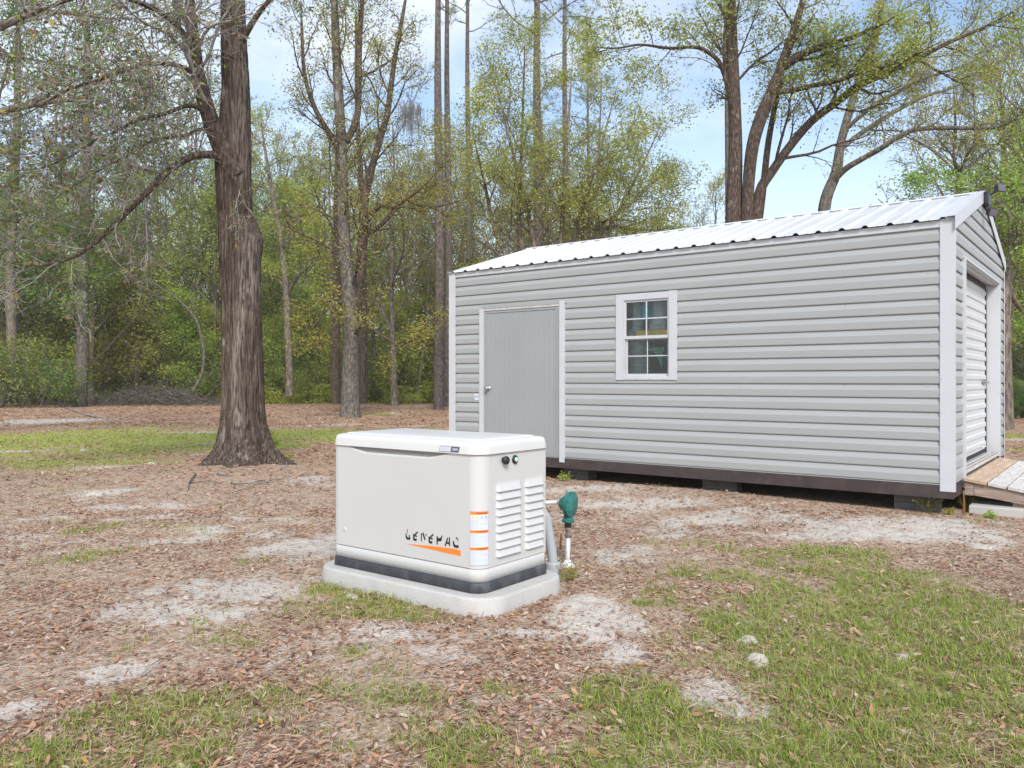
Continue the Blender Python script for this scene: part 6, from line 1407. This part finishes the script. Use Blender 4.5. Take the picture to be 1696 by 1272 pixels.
MB().prism([(0.036, g(0.304)), (0.472, g(0.2875)), (0.472, g(0.3175)), (0.44, g(0.3225)), (0.25, g(0.3165))], yl, yl + 0.0008).build('swoosh', M['orange'], lg)
# warning label round the corner
def arc(u, z, off):
    "u metres along the skin from the seam"
    fl_ = (HX - RC) - SEAM_R
    a_ = -math.pi / 2 + max(0, u + SEAM_R - (HX - RC)) / RC
    if u + SEAM_R < HX - RC: return Vector((SEAM_R + u, -HY - off, g(z)))
    return Vector((HX - RC + (RC + off) * math.cos(a_), -HY + RC + (RC + off) * math.sin(a_), g(z)))
def arcpatch(u0, u1, z0_, z1_, off, name, mat, par, n=14):
    mb = MB(); us = np.linspace(u0, u1, n)
    mb.add([arc(u, z, off) for u in us for z in (z0_, z1_)], [(2 * i, 2 * i + 2, 2 * i + 3, 2 * i + 1) for i in range(n - 1)])
    return mb.build(name, mat, par, smooth=True)
UW = (0.004, 0.112); zl0, zl1 = 0.246, 0.543
wl_ = arcpatch(UW[0] - .0015, UW[1] + .0015, zl0 - .002, zl1 + .001, 0.0010, 'warning_label', M['badgegrey'], gen)
arcpatch(UW[0], UW[1], zl0, zl1, 0.0014, 'label_field', M['labelwhite'], wl_)
for (zc, wd) in ((0.535, 'WARNING'), (0.433, 'WARNING'), (0.338, 'WARNING')):
    arcpatch(UW[0], UW[1], zc - 0.008, zc + 0.008, 0.0018, 'warning_bar', M['orange'], wl_)
    text('warning_word', wd, 0.013, M['black'], wl_, lambda u, v, zc=zc: arc(UW[0] + 0.034 + u, zc - 0.0045 + v, 0.0023), 0.0002)
for i in range(4):
    u = UW[0] + 0.014 + i * 0.026
    mb = MB()
    if i < 3: mb.add([arc(u - 0.010, 0.503, 0.0018), arc(u + 0.010, 0.503, 0.0018), arc(u, 0.522, 0.0018)], [(0, 1, 2)])
    else: mb.add([arc(u + 0.009 * math.cos(t), 0.512 + 0.009 * math.sin(t), 0.0018) for t in np.linspace(0, 2 * math.pi, 16, endpoint=False)], [tuple(range(16))])
    pg_ = mb.build('pictogram', M['yellowp'] if i < 2 else M['labelgrey'], wl_)
pr_ = MB(); rr = random.Random(3)
for (za, zb_) in ((0.452, 0.497), (0.352, 0.420), (0.254, 0.324)):
    z = zb_
    while z > za:
        e = UW[1] - 0.006 - rr.choice([0, 0, 0.01, 0.03, 0.05])
        us = np.linspace(UW[0] + 0.006, e, 8)
        pr_.add([arc(u, zz, 0.0017) for u in us for zz in (z - 0.0016, z)], [(2 * i, 2 * i + 2, 2 * i + 3, 2 * i + 1) for i in range(7)])
        z -= 0.0062
pr_.build('small_print', M['labelgrey'], wl_)['kind'] = 'stuff'
# stop knob and status light on the right end
def cyl_x(y, z, prof, n=24):
    return MB().rings([[Vector((HX + d, y + r_ * math.cos(a), g(z) + r_ * math.sin(a))) for a in np.linspace(0, 2 * math.pi, n, endpoint=False)] for (r_, d) in prof])
cyl_x(-0.112, 0.816, ((0.018, 0), (0.018, 0.012), (0.0235, 0.014), (0.0245, 0.022), (0.022, 0.030), (0.012, 0.033))).build('stop_knob', M['black'], gen, smooth=True)
li = cyl_x(-0.007, 0.812, ((0.0255, 0), (0.0255, 0.006), (0.022, 0.011), (0.0145, 0.011))).build('status_light', M['black'], gen, smooth=True)
cyl_x(-0.007, 0.812, ((0.0145, 0.0105), (0.0135, 0.016), (0.009, 0.020), (0.003, 0.0215))).build('lens', M['lampgreen'], li, smooth=True)

# ------------------------------------------------------------------ regulator on its pipe, conduit, stake
rx, ry = 0.388, 5.49
reg = empty('gas_regulator', (rx, ry, 0), RZ, 'teal gas regulator on a grey riser pipe behind the generator', 'gas regulator')
def lathe_dir(c, d, prof, n=28):
    c = Vector(c); d = Vector(d).normalized(); u = d.orthogonal().normalized(); w = d.cross(u)
    return MB().rings([[c + d * h + (u * math.cos(a) + w * math.sin(a)) * r_ for a in np.linspace(0, 2 * math.pi, n, endpoint=False)] for (r_, h) in prof])
AX = Vector((0.978, 0.10, 0.0)).normalized()
zc = 0.425
hs_ = lathe_dir((0.012, 0, zc), AX, ((0.020, -0.075), (0.036, -0.072), (0.050, -0.052), (0.062, -0.030), (0.080, -0.018), (0.0855, -0.012), (0.0855, 0.004))); hs_.build('housing', M['regulator'], reg, smooth=False).data.polygons.foreach_set('use_smooth', [True] * 0 or [False] * (28 * 6 + 2))
lathe_dir((0.012, 0, zc), AX, ((0.088, 0.0045), (0.088, 0.0145), (0.080, 0.0150), (0.066, 0.024), (0.040, 0.033), (0.015, 0.036))).build('cover_plate', M['regulator'], reg)
bt = MB()
u = AX.orthogonal().normalized(); w = AX.cross(u)
for k in range(8):
    a_ = 2 * math.pi * (k + 0.5) / 8; c = Vector((0.012, 0, zc)) + (u * math.cos(a_) + w * math.sin(a_)) * 0.0785
    MB().tube([c - AX * 0.018, c + AX * 0.021], 0.0065, 6).build('flange_bolt', M['regulator'], reg)
lathe_dir((-0.005, 0, zc - 0.125), (0, 0, 1), ((0.040, 0.0), (0.044, 0.006), (0.044, 0.020), (0.034, 0.026), (0.030, 0.045), (0.038, 0.075)), 20).build('inlet_neck', M['regulator'], reg, smooth=False)
lathe_dir((-0.005, 0, 0), (0, 0, 1), ((0.024, 0.268), (0.024, 0.300)), 8).build('pipe_nut', M['black'], reg)
lathe_dir((-0.005, 0, 0), (0, 0, 1), ((0.019, 0.198), (0.022, 0.20), (0.022, 0.222), (0.018, 0.226), (0.018, 0.238), (0.021, 0.242), (0.021, 0.262), (0.018, 0.267)), 14).build('pipe_fitting', M['pipedirty'], reg, smooth=True)
MB().tube([(-0.012, 0, -0.05), (-0.010, 0, 0.02), (-0.005, 0, 0.20)], 0.0165, 14).build('riser_pipe', M['pipewhite'], reg, smooth=True)
MB().tube([(-0.010, -0.0165, 0.115), (-0.010, -0.0185, 0.115)], 0.006, 8).build('pipe_tag', M['labelwhite'], reg)
MB().tube([(-0.045, -0.012, zc + 0.012), (-0.16, -0.10, zc + 0.006), (-0.235, -0.155, zc + 0.002)], [0.0125] * 3, 12).build('supply_pipe', M['whitetape'], reg, smooth=True)
MB().tube([(-0.075, -0.035, zc + 0.011), (-0.035, -0.005, zc + 0.012)], 0.019, 6).build('pipe_union', M['metal'], reg)
sp = MB(); rr = random.Random(8); ring = []
sp_rings = [[Vector((-0.012 + r_ * (1 + 0.25 * math.sin(3 * a + 1)) * math.cos(a), r_ * (1 + 0.2 * math.sin(4 * a)) * math.sin(a), z)) for a in np.linspace(0, 2 * math.pi, 16, endpoint=False)] for (r_, z) in ((0.050, -0.006), (0.046, 0.006), (0.030, 0.018), (0.021, 0.036), (0.0175, 0.044))]
sp.rings(sp_rings).build('pipe_footing', M['whitetape'], reg, smooth=True)
cd = empty('grey_conduit', (0, 0, 0), 0, 'thick grey conduit rising behind the back corner of the generator', 'conduit')
cb_ = at(916, 935, 5.12); cb_.z = 0.0; ct_ = at(905, 862, 5.12)
MB().tube([(cb_.x, cb_.y, -0.03), (cb_.x, cb_.y, 0.10), (cb_.x - 0.010, cb_.y, 0.20), (cb_.x - 0.045, cb_.y, 0.40), (cb_.x - 0.10, cb_.y - 0.02, 0.47)], 0.031, 16).build('pipe', M['conduit'], cd, smooth=True)
lathe_dir((cb_.x, cb_.y, 0.0), (0, 0, 1), ((0.048, -0.02), (0.048, 0.105), (0.044, 0.112), (0.034, 0.115)), 18).build('coupling', M['conduit'], cd, smooth=False)
sk = ground_at(928, 912)
st_ = MB().tube([(0, 0, -0.04), (0.003, 0, 0.05), (0.006, 0.002, 0.118)], [0.009, 0.009, 0.008], 6).build('metal_stake', M['rust'], None, loc=sk); props(st_, 'short rusty stake standing left of the gas riser pipe', 'stake')
# ------------------------------------------------------------------ thin haze volume, added to lift the dark wood
hm = bpy.data.materials.new('thin haze'); hm.use_nodes = True; hn_ = hm.node_tree.nodes; hn_.clear()
ho = hn_.new('ShaderNodeOutputMaterial'); hv = hn_.new('ShaderNodeVolumePrincipled'); hv.inputs['Density'].default_value = 0.0009
hv.inputs['Color'].default_value = (0.96, 0.95, 0.86, 1); hv.inputs['Anisotropy'].default_value = 0.1
hm.node_tree.links.new(hv.outputs[0], ho.inputs['Volume'])
gx0, gx1, gy0, gy1 = float(xs.min()) if False else -420, 420, -110, 480
hz_o = MB().box(gx0, gx1, gy0, gy1, -1.3, 33.0).build('haze', hm, None); hz_o['kind'] = 'stuff'
hz_o['label'] = 'thin pale haze added over the yard to lighten the dark wood'
